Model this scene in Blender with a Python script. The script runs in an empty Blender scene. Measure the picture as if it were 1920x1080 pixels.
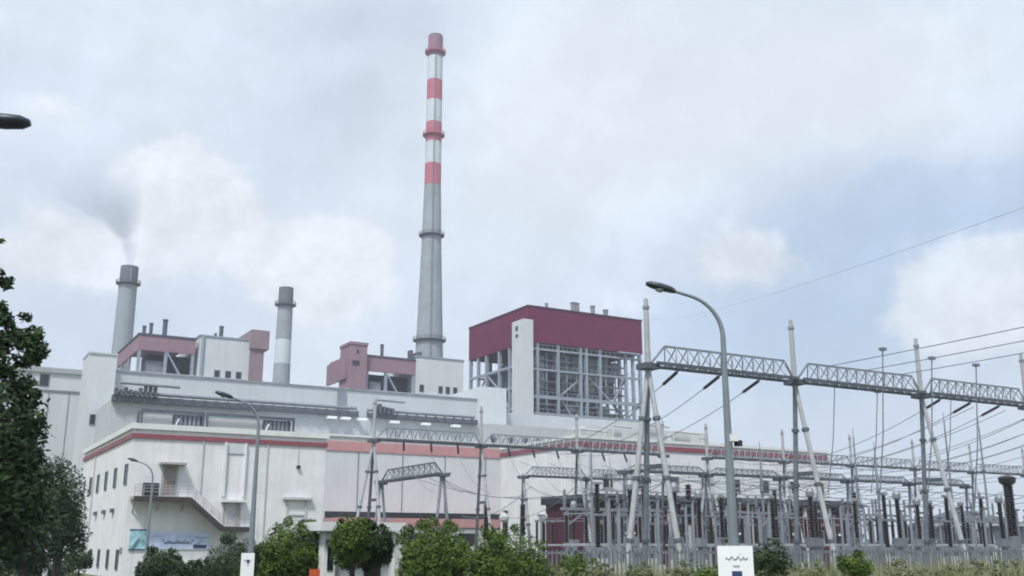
import bpy, math, random
from mathutils import Vector
R = math.radians
rnd = random.Random(7)
S = bpy.context.scene
C = S.collection

# ------------------------------------------------------------------ camera, sky, sun, exposure
EYE = 3.0; FPX = 1900.0; PITCH = R(14.3); YAW = R(30)
cd = bpy.data.cameras.new('camera'); cam = bpy.data.objects.new('camera', cd); C.objects.link(cam)
cam.location = (0, 0, EYE); cam.rotation_euler = (R(90) + PITCH, 0, -YAW)
cd.sensor_width = 36; cd.lens = 36 * FPX / 1920; cd.clip_start = 0.1; cd.clip_end = 12000
S.camera = cam
S.view_settings.view_transform = 'Standard'; S.view_settings.look = 'None'
S.view_settings.gamma = 1; S.view_settings.use_curve_mapping = False
S.view_settings.exposure = 0.47
try:
    S.cycles.use_denoising = True
    S.cycles.volume_bounces = 1
    S.cycles.max_bounces = 6
    S.cycles.diffuse_bounces = 3
    S.cycles.pixel_filter_type = 'BLACKMAN_HARRIS'
    S.cycles.filter_width = 1.9
    S.cycles.use_adaptive_sampling = True
    S.cycles.adaptive_threshold = 0.03
except Exception:
    pass

SUN_EL, SUN_AZ = 56, 222          # sun stands to the left of the camera, a little in front
sl = bpy.data.lights.new('sun', 'SUN'); sun = bpy.data.objects.new('sun', sl); C.objects.link(sun)
sl.energy = 2.85; sl.angle = R(10); sl.color = (1.0, 0.975, 0.945)
sd = Vector((math.cos(R(SUN_AZ)) * math.cos(R(SUN_EL)), math.sin(R(SUN_AZ)) * math.cos(R(SUN_EL)), math.sin(R(SUN_EL))))
sun.rotation_euler = sd.to_track_quat('Z', 'Y').to_euler(); sun.location = (0, 0, 50)

def ray(px, py):
    xc = (px - 960) / FPX; yc = (540 - py) / FPX
    Y = math.cos(PITCH) - yc * math.sin(PITCH); Z = math.sin(PITCH) + yc * math.cos(PITCH)
    return Vector((xc * math.cos(YAW) + Y * math.sin(YAW), -xc * math.sin(YAW) + Y * math.cos(YAW), Z))
def aty(px, py, y):
    r = ray(px, py); t = y / r.y; return Vector((r.x * t, y, EYE + r.z * t))
def atx(px, py, x):
    r = ray(px, py); t = x / r.x; return Vector((x, r.y * t, EYE + r.z * t))
def atd(px, py, d):
    r = ray(px, py); t = d / math.hypot(r.x, r.y); return Vector((r.x * t, r.y * t, EYE + r.z * t))

W = bpy.data.worlds.new('World'); S.world = W; W.use_nodes = True
def build_world():
    nt = W.node_tree; N = nt.nodes; L = nt.links; N.clear()
    out = N.new('ShaderNodeOutputWorld'); bg = N.new('ShaderNodeBackground'); L.new(bg.outputs[0], out.inputs[0])
    bg.inputs['Strength'].default_value = 0.08
    sky = N.new('ShaderNodeTexSky'); sky.sky_type = 'NISHITA'; sky.sun_disc = False
    sky.sun_elevation = R(SUN_EL); sky.sun_rotation = R(90 - SUN_AZ); sky.air_density = 1.2; sky.dust_density = 1.5
    tc = N.new('ShaderNodeTexCoord'); D = tc.outputs['Generated']
    def mth(op, a, b=None, c=None, clamp=False):
        n = N.new('ShaderNodeMath'); n.operation = op; n.use_clamp = clamp
        for i, v in enumerate((a, b, c)):
            if v is None: continue
            if isinstance(v, (int, float)): n.inputs[i].default_value = v
            else: L.new(v, n.inputs[i])
        return n.outputs[0]
    def vm(op, a, b=None):
        n = N.new('ShaderNodeVectorMath'); n.operation = op
        for i, v in enumerate((a, b)):
            if v is None: continue
            if isinstance(v, (tuple, Vector)): n.inputs[i].default_value = tuple(v)
            else: L.new(v, n.inputs[i])
        return n.outputs['Value'] if op == 'DOT_PRODUCT' else n.outputs['Vector']
    def noise(vec, scale, det=6, rough=0.55):
        n = N.new('ShaderNodeTexNoise'); n.inputs['Scale'].default_value = scale; n.inputs['Detail'].default_value = det
        n.inputs['Roughness'].default_value = rough; L.new(vec, n.inputs['Vector']); return n.outputs
    def sstep(v, a, b):
        n = N.new('ShaderNodeMapRange'); n.interpolation_type = 'SMOOTHSTEP'; L.new(v, n.inputs[0])
        n.inputs[1].default_value = a; n.inputs[2].default_value = b; return n.outputs[0]
    def mix(f, a, b):
        n = N.new('ShaderNodeMix'); n.data_type = 'RGBA'
        if isinstance(f, float): n.inputs[0].default_value = f
        else: L.new(f, n.inputs[0])
        for i, v in ((6, a), (7, b)):
            if isinstance(v, tuple): n.inputs[i].default_value = (*v, 1)
            else: L.new(v, n.inputs[i])
        return n.outputs[2]
    # flatten towards a cloud deck
    n1 = noise(D, 3.2, 7)['Color']; n2 = noise(D, 9.0, 6, .6)['Fac']; n3 = noise(D, 1.7, 4)['Fac']
    warp = vm('SCALE', vm('SUBTRACT', n1, (0.5, 0.5, 0.5))); warp.node.inputs['Scale'].default_value = 0.085
    n1b = noise(D, 13.0, 6, .6)['Color']
    warp2 = vm('SCALE', vm('SUBTRACT', n1b, (0.5, 0.5, 0.5))); warp2.node.inputs['Scale'].default_value = 0.05
    Dw = vm('ADD', vm('ADD', D, warp), warp2)
    cx = Vector((math.cos(YAW), -math.sin(YAW), 0))
    def blob(px, py, sx, sy):
        # soft patch of cloud standing in this direction of the sky, sx, sy = half widths in radians
        d = ray(px, py).normalized(); r = cx; u = d.cross(r).normalized(); u = u if u.z > 0 else -u
        a = mth('DIVIDE', vm('DOT_PRODUCT', vm('SUBTRACT', Dw, d), r), sx)
        b = mth('DIVIDE', vm('DOT_PRODUCT', vm('SUBTRACT', Dw, d), u), sy)
        q = mth('ADD', mth('MULTIPLY', a, a), mth('MULTIPLY', b, b))
        return mth('POWER', 2.718, mth('MULTIPLY', q, -1.0))
    def total(lst):
        s = None
        for *g, w in lst:
            v = mth('MULTIPLY', blob(*g), w); s = v if s is None else mth('ADD', s, v)
        return s
    base = mix(sstep(n3, .35, .68), (6.5, 7.4, 8.7), (7.1, 7.9, 9.0))
    base = mix(mth('MULTIPLY', sstep(n2, .4, .75), .35), base, (7.3, 7.8, 8.5))
    dark = mth('MULTIPLY', total([(690, 20, .10, .03, .9), (720, 150, .09, .05, .5), (90, 330, .10, .045, .5), (640, 250, .13, .07, .35), (60, 150, .1, .03, .35), (1250, 110, .05, .04, .5), (700, 540, .12, .04, .3)]), 1.0, None, True)
    base = mix(dark, base, (5.3, 6.1, 7.3))
    blue = mth('MULTIPLY', total([(1630, 420, .16, .045, .8), (1900, 370, .11, .05, 1.0), (1530, 600, .14, .07, .85), (1780, 330, .10, .03, .4), (1330, 700, .2, .08, .45), (300, 560, .1, .05, .22), (130, 640, .1, .05, .3)]), 1.0, None, True)
    base = mix(mth('MULTIPLY', blue, 0.78), base, mix(0.7, sky.outputs[0], (4.2, 5.9, 8.3)))
    bri = mth('MULTIPLY', total([(1500, 140, .24, .08, .9), (1080, 330, .16, .09, .7), (1000, 90, .12, .06, .35)]), 1.0, None, True)
    base = mix(mth('MULTIPLY', bri, .8), base, (7.6, 8.15, 8.95))
    C1 = [(290,352,.028),(345,325,.03),(402,338,.03),(435,385,.026),(330,400,.045),(395,445,.05),(300,470,.05)]
    C2 = [(535,470,.028),(598,446,.03),(662,438,.03),(705,462,.024),(620,510,.055),(550,560,.045),(690,540,.04)]
    C3 = [(1742,535,.028),(1796,498,.03),(1858,484,.03),(1915,500,.03),(1840,570,.06),(1730,610,.045)]
    C4 = [(1325,482,.034),(1392,464,.034),(1450,492,.028),(1370,530,.05)]
    C5 = [(30,440,.03),(95,425,.03),(160,448,.026),(80,500,.05),(165,505,.03)]
    C6 = [(118,182,.028),(160,205,.022),(90,225,.025)]
    cum = total([(a,b,c,c*.85,w) for L__,w in ((C1,.85),(C2,.85),(C3,.85),(C4,.55),(C5,.6),(C6,.4)) for a,b,c in L__]+[(1130,585,.07,.03,.4)])
    r_, u_ = cx, Vector((math.sin(YAW)*-.3, math.cos(YAW)*-.3, 1)).normalized()
    fa = noise(D, 8.0, 9, .62)['Fac']
    fs = noise(vm('ADD', D, tuple(u_*.022 - r_*.012)), 8.0, 9, .62)['Fac']
    lit = mth('MULTIPLY', mth('SUBTRACT', fa, fs), 1.0)
    f = mth('ADD', mth('MULTIPLY', cum, .62), mth('MULTIPLY', mth('SUBTRACT', fa, .5), 1.5))
    shape = sstep(f, .22, .62)
    base = mix(mth('MULTIPLY', shape, .62), base, (8.5, 8.75, 9.15))
    puff = sstep(mth('ADD', mth('MULTIPLY', mth('SUBTRACT', noise(D, 4.2, 8, .6)['Fac'], .5), 1.6), mth('MULTIPLY', lit, 1.2)), -.25, .45)
    gain = mth('ADD', mth('MULTIPLY', puff, .13), .93)
    gain = mth('ADD', gain, mth('MULTIPLY', mth('MULTIPLY', lit, mth('MULTIPLY_ADD', shape, .6, .12)), .9))
    g_ = vm('SCALE', base); L.new(gain, g_.node.inputs['Scale']); base = g_
    L.new(base, bg.inputs['Color'])
build_world()

# ------------------------------------------------------------------ helpers
class MB:
    def __init__(s): s.v = []; s.f = []
    def quad(s, *p):
        n = len(s.v); s.v += [tuple(q) for q in p]; s.f.append(tuple(range(n, n + len(p)))); return s
    def box(s, x0, y0, z0, x1, y1, z1):
        n = len(s.v)
        s.v += [(x0,y0,z0),(x1,y0,z0),(x1,y1,z0),(x0,y1,z0),(x0,y0,z1),(x1,y0,z1),(x1,y1,z1),(x0,y1,z1)]
        s.f += [tuple(n+i for i in q) for q in ((0,3,2,1),(4,5,6,7),(0,1,5,4),(1,2,6,5),(2,3,7,6),(3,0,4,7))]
        return s
    def bar(s, a, b, w, h=None, up=(0,0,1)):
        a = Vector(a); b = Vector(b); h = h or w; d = (b - a).normalized(); up = Vector(up)
        if abs(d.dot(up)) > .99: up = Vector((1, 0, 0))
        r = d.cross(up).normalized() * w / 2; u = r.cross(d).normalized() * h / 2
        n = len(s.v)
        for p in (a, b): s.v += [tuple(p - r - u), tuple(p + r - u), tuple(p + r + u), tuple(p - r + u)]
        s.f += [tuple(n+i for i in q) for q in ((0,1,2,3),(7,6,5,4),(0,4,5,1),(1,5,6,2),(2,6,7,3),(3,7,4,0))]
        return s
    def tube(s, pts, rad, k=8, cap=True):
        pts = [Vector(p) for p in pts]; m = len(pts); n0 = len(s.v)
        rr = rad if isinstance(rad, (list, tuple)) else [rad] * m
        ref = None
        for i, p in enumerate(pts):
            d = (pts[min(i+1, m-1)] - pts[max(i-1, 0)]).normalized()
            if ref is None: ref = Vector((1,0,0)) if abs(d.x) < .9 else Vector((0,1,0))
            a = (ref - d * ref.dot(d)).normalized(); b = d.cross(a); ref = a
            for j in range(k):
                t = 2 * math.pi * j / k
                s.v.append(tuple(p + (a * math.cos(t) + b * math.sin(t)) * rr[i]))
        for i in range(m-1):
            for j in range(k):
                s.f.append((n0+i*k+j, n0+i*k+(j+1)%k, n0+(i+1)*k+(j+1)%k, n0+(i+1)*k+j))
        if cap:
            s.f.append(tuple(n0+j for j in reversed(range(k)))); s.f.append(tuple(n0+(m-1)*k+j for j in range(k)))
        return s
    def lathe(s, cx, cy, prof, k=16):
        # prof: list of (radius, z)
        return s.tube([(cx, cy, z + i * 1e-6) for i, (r, z) in enumerate(prof)], [r for r, z in prof], k) if False else s._lathe(cx, cy, prof, k)
    def _lathe(s, cx, cy, prof, k):
        n0 = len(s.v); m = len(prof)
        for r, z in prof:
            for j in range(k):
                t = 2 * math.pi * j / k; s.v.append((cx + r*math.cos(t), cy + r*math.sin(t), z))
        for i in range(m-1):
            for j in range(k):
                s.f.append((n0+i*k+j, n0+i*k+(j+1)%k, n0+(i+1)*k+(j+1)%k, n0+(i+1)*k+j))
        s.f.append(tuple(n0+j for j in reversed(range(k)))); s.f.append(tuple(n0+(m-1)*k+j for j in range(k)))
        return s
    def build(s, name, mat, parent=None, origin=(0,0,0), smooth=False, label=None, stuff=False):
        o0 = Vector(origin)
        me = bpy.data.meshes.new(name); me.from_pydata([tuple(Vector(p) - o0) for p in s.v], [], s.f); me.validate()
        me.materials.append(mat)
        if smooth:
            for p in me.polygons: p.use_smooth = True
        o = bpy.data.objects.new(name, me); C.objects.link(o)
        if parent: o.parent = parent
        else: o.location = o0
        if label: o['label'] = label
        if stuff: o['kind'] = 'stuff'
        return o

class Thing:
    def __init__(s, name, label, cat, loc=(0,0,0), group=None):
        s.o = bpy.data.objects.new(name, None); C.objects.link(s.o); s.o.location = loc; s.loc = loc
        s.o.empty_display_size = .3
        s.o['label'] = label; s.o['category'] = cat
        if group: s.o['group'] = group
    def part(s, name, mb, mat, parent=None, **k):
        return mb.build(name, mat, parent or s.o, s.loc, **k)
def tag(o, label, cat, group=None):
    o['label'] = label; o['category'] = cat
    if group: o['group'] = group
    return o
def struct(name, mb, mat, **k):
    o = mb.build(name, mat, **k); o['kind'] = 'structure'; return o
def dup(root, loc, label, rotz=None):
    r = root.copy(); C.objects.link(r); r.location = loc; r['label'] = label
    if rotz is not None: r.rotation_euler = (0, 0, rotz)
    for ch in root.children:
        c = ch.copy(); C.objects.link(c); c.parent = r
        for g in ch.children:
            d = g.copy(); C.objects.link(d); d.parent = c
    return r
def sag(a, b, s, n=14):
    a = Vector(a); b = Vector(b)
    return [a.lerp(b, i/n) - Vector((0,0, 4*s*(i/n)*(1-i/n))) for i in range(n+1)]

# ------------------------------------------------------------------ materials
def mat(name, col, rough=.7, var=.12, scale=3.0, metal=0.0, streak=0.0, bump=0.0, ribs=0.0, col2=None, spec=.3):
    m = bpy.data.materials.new(name); m.use_nodes = True; nt = m.node_tree; N = nt.nodes; L = nt.links
    b = N['Principled BSDF']; b.inputs['Roughness'].default_value = rough; b.inputs['Metallic'].default_value = metal
    b.inputs['Specular IOR Level'].default_value = spec
    tc = N.new('ShaderNodeTexCoord')
    n = N.new('ShaderNodeTexNoise'); n.inputs['Scale'].default_value = scale; n.inputs['Detail'].default_value = 7; n.inputs['Roughness'].default_value = .6
    L.new(tc.outputs['Object'], n.inputs['Vector'])
    ramp = N.new('ShaderNodeMapRange'); L.new(n.outputs['Fac'], ramp.inputs[0]); ramp.inputs[1].default_value = .3; ramp.inputs[2].default_value = .7
    mx = N.new('ShaderNodeMix'); mx.data_type = 'RGBA'; L.new(ramp.outputs[0], mx.inputs[0])
    lo = tuple(c*(1-var) for c in col); hi = tuple(min(1, c*(1+var)) for c in (col2 or col))
    mx.inputs[6].default_value = (*lo, 1); mx.inputs[7].default_value = (*hi, 1)
    cur = mx.outputs[2]
    if streak:
        mp = N.new('ShaderNodeMapping'); mp.inputs['Scale'].default_value = (1.1, 1.1, .06); L.new(tc.outputs['Object'], mp.inputs[0])
        n2 = N.new('ShaderNodeTexNoise'); n2.inputs['Scale'].default_value = 1.6; n2.inputs['Detail'].default_value = 6; n2.inputs['Roughness'].default_value = .65
        L.new(mp.outputs[0], n2.inputs['Vector'])
        r2 = N.new('ShaderNodeMapRange'); L.new(n2.outputs['Fac'], r2.inputs[0]); r2.inputs[1].default_value = .5; r2.inputs[2].default_value = .8
        r2.inputs[4].default_value = streak
        m2 = N.new('ShaderNodeMix'); m2.data_type = 'RGBA'; L.new(r2.outputs[0], m2.inputs[0]); L.new(cur, m2.inputs[6])
        m2.inputs[7].default_value = (col[0]*.47, col[1]*.47, col[2]*.46, 1); cur = m2.outputs[2]
    L.new(cur, b.inputs['Base Color'])
    if bump or ribs:
        bp = N.new('ShaderNodeBump'); bp.inputs['Strength'].default_value = bump or .5; bp.inputs['Distance'].default_value = .05
        if ribs:
            w = N.new('ShaderNodeTexWave'); w.wave_type = 'BANDS'; w.bands_direction = 'DIAGONAL'; w.inputs['Scale'].default_value = ribs
            mp = N.new('ShaderNodeMapping'); mp.inputs['Scale'].default_value = (1, 1, 0); L.new(tc.outputs['Object'], mp.inputs[0]); L.new(mp.outputs[0], w.inputs['Vector'])
            L.new(w.outputs['Fac'], bp.inputs['Height'])
        else: L.new(n.outputs['Fac'], bp.inputs['Height'])
        L.new(bp.outputs[0], b.inputs['Normal'])
    return m
def leafmat(name, dark, light):
    m = bpy.data.materials.new(name); m.use_nodes = True; nt = m.node_tree; N = nt.nodes; L = nt.links
    b = N['Principled BSDF']; b.inputs['Roughness'].default_value = .6; b.inputs['Specular IOR Level'].default_value = .12
    g = N.new('ShaderNodeNewGeometry'); tc = N.new('ShaderNodeTexCoord')
    n = N.new('ShaderNodeTexNoise'); n.inputs['Scale'].default_value = 2.2; n.inputs['Detail'].default_value = 3; L.new(tc.outputs['Object'], n.inputs['Vector'])
    a = N.new('ShaderNodeMath'); a.operation = 'MULTIPLY_ADD'; L.new(g.outputs['Random Per Island'], a.inputs[0]); a.inputs[1].default_value = .6
    s2 = N.new('ShaderNodeMath'); s2.operation = 'MULTIPLY_ADD'; L.new(n.outputs['Fac'], s2.inputs[0]); s2.inputs[1].default_value = 1.6; s2.inputs[2].default_value = -.6
    L.new(s2.outputs[0], a.inputs[2]); a.use_clamp = True
    mx = N.new('ShaderNodeMix'); mx.data_type = 'RGBA'; L.new(a.outputs[0], mx.inputs[0]); mx.inputs[6].default_value = (*dark, 1); mx.inputs[7].default_value = (*light, 1)
    L.new(mx.outputs[2], b.inputs['Base Color'])
    return m

M = dict(
 white = mat('white_render', (.665,.67,.685), .85, .09, .5, streak=.36, bump=.1),
 cream = mat('cream_trim', (.63,.65,.635), .8, .06, 2, streak=.25),
 grey = mat('grey_cladding', (.44,.47,.49), .6, .05, .25, streak=.28, ribs=1.2, bump=.25),
 grey2 = mat('pale_grey_cladding', (.53,.56,.575), .65, .05, .25, streak=.25, ribs=1.0, bump=.2),
 roof = mat('roof_sheet', (.33,.35,.36), .7, .1, .5),
 red = mat('red_paint', (.23,.075,.09), .6, .12, 1.5, streak=.2),
 pink = mat('hazed_red_band', (.45,.245,.25), .7, .08, 1.0, streak=.2),  # band red made paler and pinker, distance haze put into the colour
 fade = mat('faded_red_cladding', (.27,.175,.21), .7, .08, .35, streak=.3, ribs=1.0, bump=.2),
 fade2 = mat('weathered_chute_cladding', (.25,.185,.205), .75, .1, .35, streak=.4),
 maroon = mat('maroon_cladding', (.128,.012,.052), .7, .14, .25, streak=.35, ribs=.9, bump=.25, spec=.12),
 maroon_d = mat('dark_maroon_wall', (.065,.018,.032), .7, .2, .8, streak=.3),
 steel = mat('steel_frame', (.26,.30,.36), .55, .12, 1.2, streak=.25),
 dsteel = mat('dark_steel', (.085,.10,.125), .6, .25, .8, streak=.2),
 msteel = mat('mid_steel', (.2,.225,.255), .6, .2, .8, streak=.2),
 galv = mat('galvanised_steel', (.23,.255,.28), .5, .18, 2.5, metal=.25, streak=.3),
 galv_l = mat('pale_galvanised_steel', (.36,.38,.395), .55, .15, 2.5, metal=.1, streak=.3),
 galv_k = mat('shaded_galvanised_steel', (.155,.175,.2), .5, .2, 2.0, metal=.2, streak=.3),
 galv_d = mat('weathered_dark_steel', (.10,.115,.135), .55, .2, 2.0, metal=.2),
 boiler = mat('boiler_casing', (.06,.072,.10), .6, .22, .35, streak=.3),  # darkened so the colour itself carries the shade inside the open bays
 chim = mat('chimney_concrete', (.28,.315,.35), .85, .12, .12, streak=.45),
 chim_rs = mat('sooty_chimney_red', (.25,.145,.195), .8, .15, .2, streak=.5),
 chim_w = mat('chimney_white', (.50,.55,.59), .8, .05, .2, streak=.12),
 chim_r = mat('chimney_red', (.42,.13,.175), .75, .07, .2, streak=.15),
 chim_d = mat('chimney_sooty', (.13,.145,.165), .85, .15, .2, streak=.3),
 glass = mat('dark_glass', (.018,.024,.03), .18, .2, 1, spec=.5),
 black = mat('dark_recess', (.03,.035,.04), .8, .2, 1),
 ins = mat('brown_porcelain', (.028,.026,.03), .28, .3, 3, spec=.5),
 insg = mat('grey_porcelain', (.23,.25,.26), .35, .15, 3, spec=.5),
 wire = mat('aluminium_conductor', (.19,.21,.235), .5, .1, 3, metal=.3),
 cab = mat('grey_cabinet', (.47,.48,.47), .55, .08, 2, streak=.25),
 wpaint = mat('white_paint', (.76,.78,.79), .5, .04, 2, streak=.1),
 lamp = mat('lamp_grey', (.20,.235,.255), .45, .12, 2, metal=.3),
 lamphead = mat('lamp_head', (.05,.058,.07), .4, .15, 4, metal=.2),
 lens = mat('lamp_lens', (.42,.45,.47), .2, .05, 3),
 door = mat('brown_door', (.24,.215,.195), .6, .1, 2, streak=.3),
 shade = mat('stair_edge_shade', (.045,.04,.04), .8, .15, 2),  # near-black edge: shade of the stair underside put into its colour
 teal = mat('poster_teal', (.13,.32,.38), .5, .25, 2.2, col2=(.35,.55,.62)),
 sky_blue = mat('poster_blue', (.44,.56,.80), .5, .12, 1.3, col2=(.58,.64,.80)),
 navy = mat('navy_print', (.03,.055,.13), .5, .2, 2),
 ink = mat('grey_print', (.28,.33,.40), .6, .2, 2),
 orange = mat('orange_paint', (.55,.10,.04), .5, .15, 6),
 concrete = mat('concrete', (.33,.33,.31), .9, .15, 2, bump=.2, streak=.25),
 asphalt = mat('asphalt', (.06,.06,.062), .9, .25, 3, bump=.3),
 earth = mat('dry_grass_ground', (.16,.16,.09), 1, .35, .6, col2=(.1,.125,.06), bump=.4),
 gravel = mat('yard_gravel', (.17,.165,.155), 1, .25, 6, bump=.5),
 bark = mat('bark', (.05,.045,.04), .95, .3, 8, bump=.6),
 leaf_d = leafmat('dark_leaves', (.010,.022,.010), (.045,.08,.028)),
 leaf_g = leafmat('green_leaves', (.014,.038,.009), (.11,.17,.03)),
 leaf_y = leafmat('pale_leaves', (.05,.075,.03), (.19,.22,.10)),
 grass = leafmat('grass_blades', (.10,.12,.06), (.32,.33,.20)),
 far = leafmat('distant_leaves', (.03,.045,.035), (.075,.10,.07)),
)
m = bpy.data.materials.new('haze_air'); m.use_nodes = True; m.node_tree.nodes.clear()
_o = m.node_tree.nodes.new('ShaderNodeOutputMaterial'); _v = m.node_tree.nodes.new('ShaderNodeVolumePrincipled')
_v.inputs['Color'].default_value = (.86,.90,1,1); _v.inputs['Density'].default_value = .00032; _v.inputs['Anisotropy'].default_value = .2
m.node_tree.links.new(_v.outputs[0], _o.inputs['Volume']); M['haze'] = m

# ------------------------------------------------------------------ ground
g = MB(); g.quad((-2600,-2600,0),(2600,-2600,0),(2600,2600,0),(-2600,2600,0)); struct('ground', g, M['earth'])
g = MB(); g.quad((-8,-30,.008),(9.5,-30,.008),(9.5,103,.008),(-8,103,.008)); struct('road', g, M['asphalt'])
g = MB()
for y in range(-20, 100, 9): g.quad((.6,y,.013),(.75,y,.013),(.75,y+4,.013),(.6,y+4,.013))
struct('lane_marking', g, M['wpaint'])
g = MB(); g.box(9.5,-30,0,9.8,104,.13); g.box(-8.3,-30,0,-8,104,.13); struct('kerb', g, M['concrete'])
g = MB(); g.quad((24,34.5,.012),(150,34.5,.012),(150,86,.012),(24,86,.012)); struct('gravel_yard', g, M['gravel'])
g = MB()
bank = [(18,0),(22,.9),(27,1.55),(31.5,1.75),(34,1.6),(35.2,0)]
for i in range(40):
    for (y0,z0),(y1,z1) in zip(bank, bank[1:]):
        x0, x1 = 14+i*1.1, 14+(i+1)*1.1
        f = lambda x: 1 + .07*math.sin(x*.9) + .05*math.sin(x*2.3)
        e = lambda x: min(1, (x-14)/6)
        g.quad((x0,y0,z0*f(x0)*e(x0)),(x1,y0,z0*f(x1)*e(x1)),(x1,y1,z1*f(x1)*e(x1)),(x0,y1,z1*f(x0)*e(x0)))
struct('grass_bank', g, M['earth'])

# ------------------------------------------------------------------ building helpers
def window(t, wall_y, x0, z0, x1, z1, label=None, wall_x=None, frame=None, y0=None, y1=None):
    """framed window on a front wall (y) or on a left side wall (wall_x, with y0..y1)"""
    w = .12; d = .1; f = MB(); p = MB()
    if wall_x is None:
        y = wall_y
        f.box(x0,y-d,z0,x0+w,y,z1); f.box(x1-w,y-d,z0,x1,y,z1); f.box(x0+w,y-d,z0,x1-w,y,z0+w); f.box(x0+w,y-d,z1-w,x1-w,y,z1)
        p.box(x0+w,y-.03,z0+w,x1-w,y,z1-w)
    else:
        x = wall_x
        f.box(x-d,y0,z0,x,y0+w,z1); f.box(x-d,y1-w,z0,x,y1,z1); f.box(x-d,y0+w,z0,x,y1-w,z0+w); f.box(x-d,y0+w,z1-w,x,y1-w,z1)
        p.box(x-.03,y0+w,z0+w,x,y1-w,z1-w)
    fo = t.part('window', f, frame or M['msteel'], label=label)
    t.part('pane', p, M['glass'], parent=fo)
    return fo

# ------------------------------------------------------------------ annex: the white building at the front left
AX, AY = 17.78, 105.0
t = Thing('office_annex', 'white rendered annex with thin dark red band and outside staircase, front left', 'building', (AX, AY, 0))
t.part('wall', MB().box(AX,AY,0,37.55,138,14.2), M['white'])
t.part('roof', MB().box(AX+.3,AY+.3,14.2,37.25,137.7,14.23), M['roof'])
p = MB(); p.box(AX-.25,AY-.25,14.2,37.8,AY+.12,14.75); p.box(AX-.25,AY+.12,14.2,AX+.12,138,14.75)
t.part('parapet', p, M['cream'])
b = MB(); b.box(AX-.16,AY-.16,13.3,37.7,AY,13.75); b.box(AX-.16,AY,13.3,AX,138,13.75); t.part('red_band', b, M['red'])
for py in (107.0, 113.2, 119.0, 124.6, 130.2): window(t, 0, 0, 8.9, 0, 10.9, wall_x=AX, y0=py-.75, y1=py+.75, frame=M['dsteel'])
for py in (107.6, 113.2, 119.0, 124.6): window(t, 0, 0, .8, 0, 2.7, wall_x=AX, y0=py-.7, y1=py+.7, frame=M['dsteel'])
for py in (112.6, 118.0, 123.8):
    t.part('vent', MB().box(AX-.28,py-.6,6.35,AX,py+.6,6.75), M['dsteel'])
t.part('downpipe', MB().tube([(AX-.1,128,.1),(AX-.1,128,13.2)],.09,8), M['cab'])
t.part('nameplate', MB().box(AX-.05,105.4,2.3,AX,106.6,2.9), M['msteel'])
# upper door with its canopy
d = t.part('door', MB().box(20.95,AY-.09,7.95,22.1,AY,10.7), M['door']); t.part('handle', MB().box(21.95,AY-.16,9.1,22.02,AY-.09,9.3), M['dsteel'], parent=d)
t.part('door_frame', MB().box(20.75,AY-.12,7.95,20.95,AY,10.75).box(22.1,AY-.12,7.95,22.3,AY,10.75), M['concrete'])
t.part('door_canopy', MB().box(20.4,AY-1.1,10.8,22.9,AY,11.0), M['concrete'])
# lower door
d = t.part('door', MB().box(27.2,AY-.09,4.95,28.3,AY,7.2), M['cab']); t.part('handle', MB().box(28.1,AY-.16,5.9,28.17,AY-.09,6.1), M['dsteel'], parent=d)
t.part('door_frame', MB().box(27.0,AY-.12,4.95,27.2,AY,7.25).box(28.3,AY-.12,4.95,28.75,AY,7.25), M['concrete'])
t.part('door_canopy', MB().box(26.7,AY-.9,7.3,29.2,AY,7.52), M['cream'])
# shallow pilaster bay over the lower door
t.part('pilaster', MB().box(26.7,AY-.35,7.9,26.95,AY,13.3).box(28.8,AY-.35,7.9,28.95,AY,13.3), M['white'])
t.part('recess_shade_panel', MB().box(26.95,AY-.12,12.2,28.8,AY,13.3), M['grey2'])  # flat grey panel for the dark recess, its shade put into the colour
# staircase: landing, flight, lower landing
st = MB(); st.box(18.0,AY-1.9,7.35,23.3,AY,7.65); t.part('landing', st, M['concrete'])
st = MB(); st.box(26.6,AY-1.9,4.55,29.6,AY,4.82); t.part('landing', st, M['concrete'])
for i in range(17):
    f0 = i/17
    x = 23.3+3.3*f0; z = 7.65-2.85*f0
    t.part('step', MB().box(x,AY-1.9,z-.17,x+3.3/17+.06,AY,z), M['concrete'])
t.part('stringer', MB().bar((23.2,AY-1.94,7.38),(26.65,AY-1.94,4.6),.16,.5).bar((18,AY-1.95,7.4),(23.25,AY-1.95,7.4),.1,.5).bar((26.6,AY-1.95,4.62),(29.6,AY-1.95,4.62),.1,.5), M['shade'])
st = MB()
pl = [(18.05,7.65),(23.3,7.65),(26.6,4.82),(29.6,4.82)]
for h in (.45,.75,1.05):
    for (xa,za),(xb,zb) in zip(pl, pl[1:]): st.bar((xa,AY-1.85,za+h),(xb,AY-1.85,zb+h),.05)
for k in range(15):
    x = 18.05+11.5*k/14; za = 7.65 if x < 23.3 else (7.65-2.83*(x-23.3)/3.3 if x < 26.6 else 4.82)
    st.bar((x,AY-1.85,za),(x,AY-1.85,za+1.05),.05)
t.part('handrail', st, M['galv_l'])
t.part('bracket', MB().bar((18.3,AY-1.4,7.35),(18.3,AY,6.2),.12).bar((20.6,AY-1.4,7.35),(20.6,AY,6.4),.12).bar((22.9,AY-1.4,7.35),(22.9,AY,6.4),.12), M['concrete'])
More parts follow.
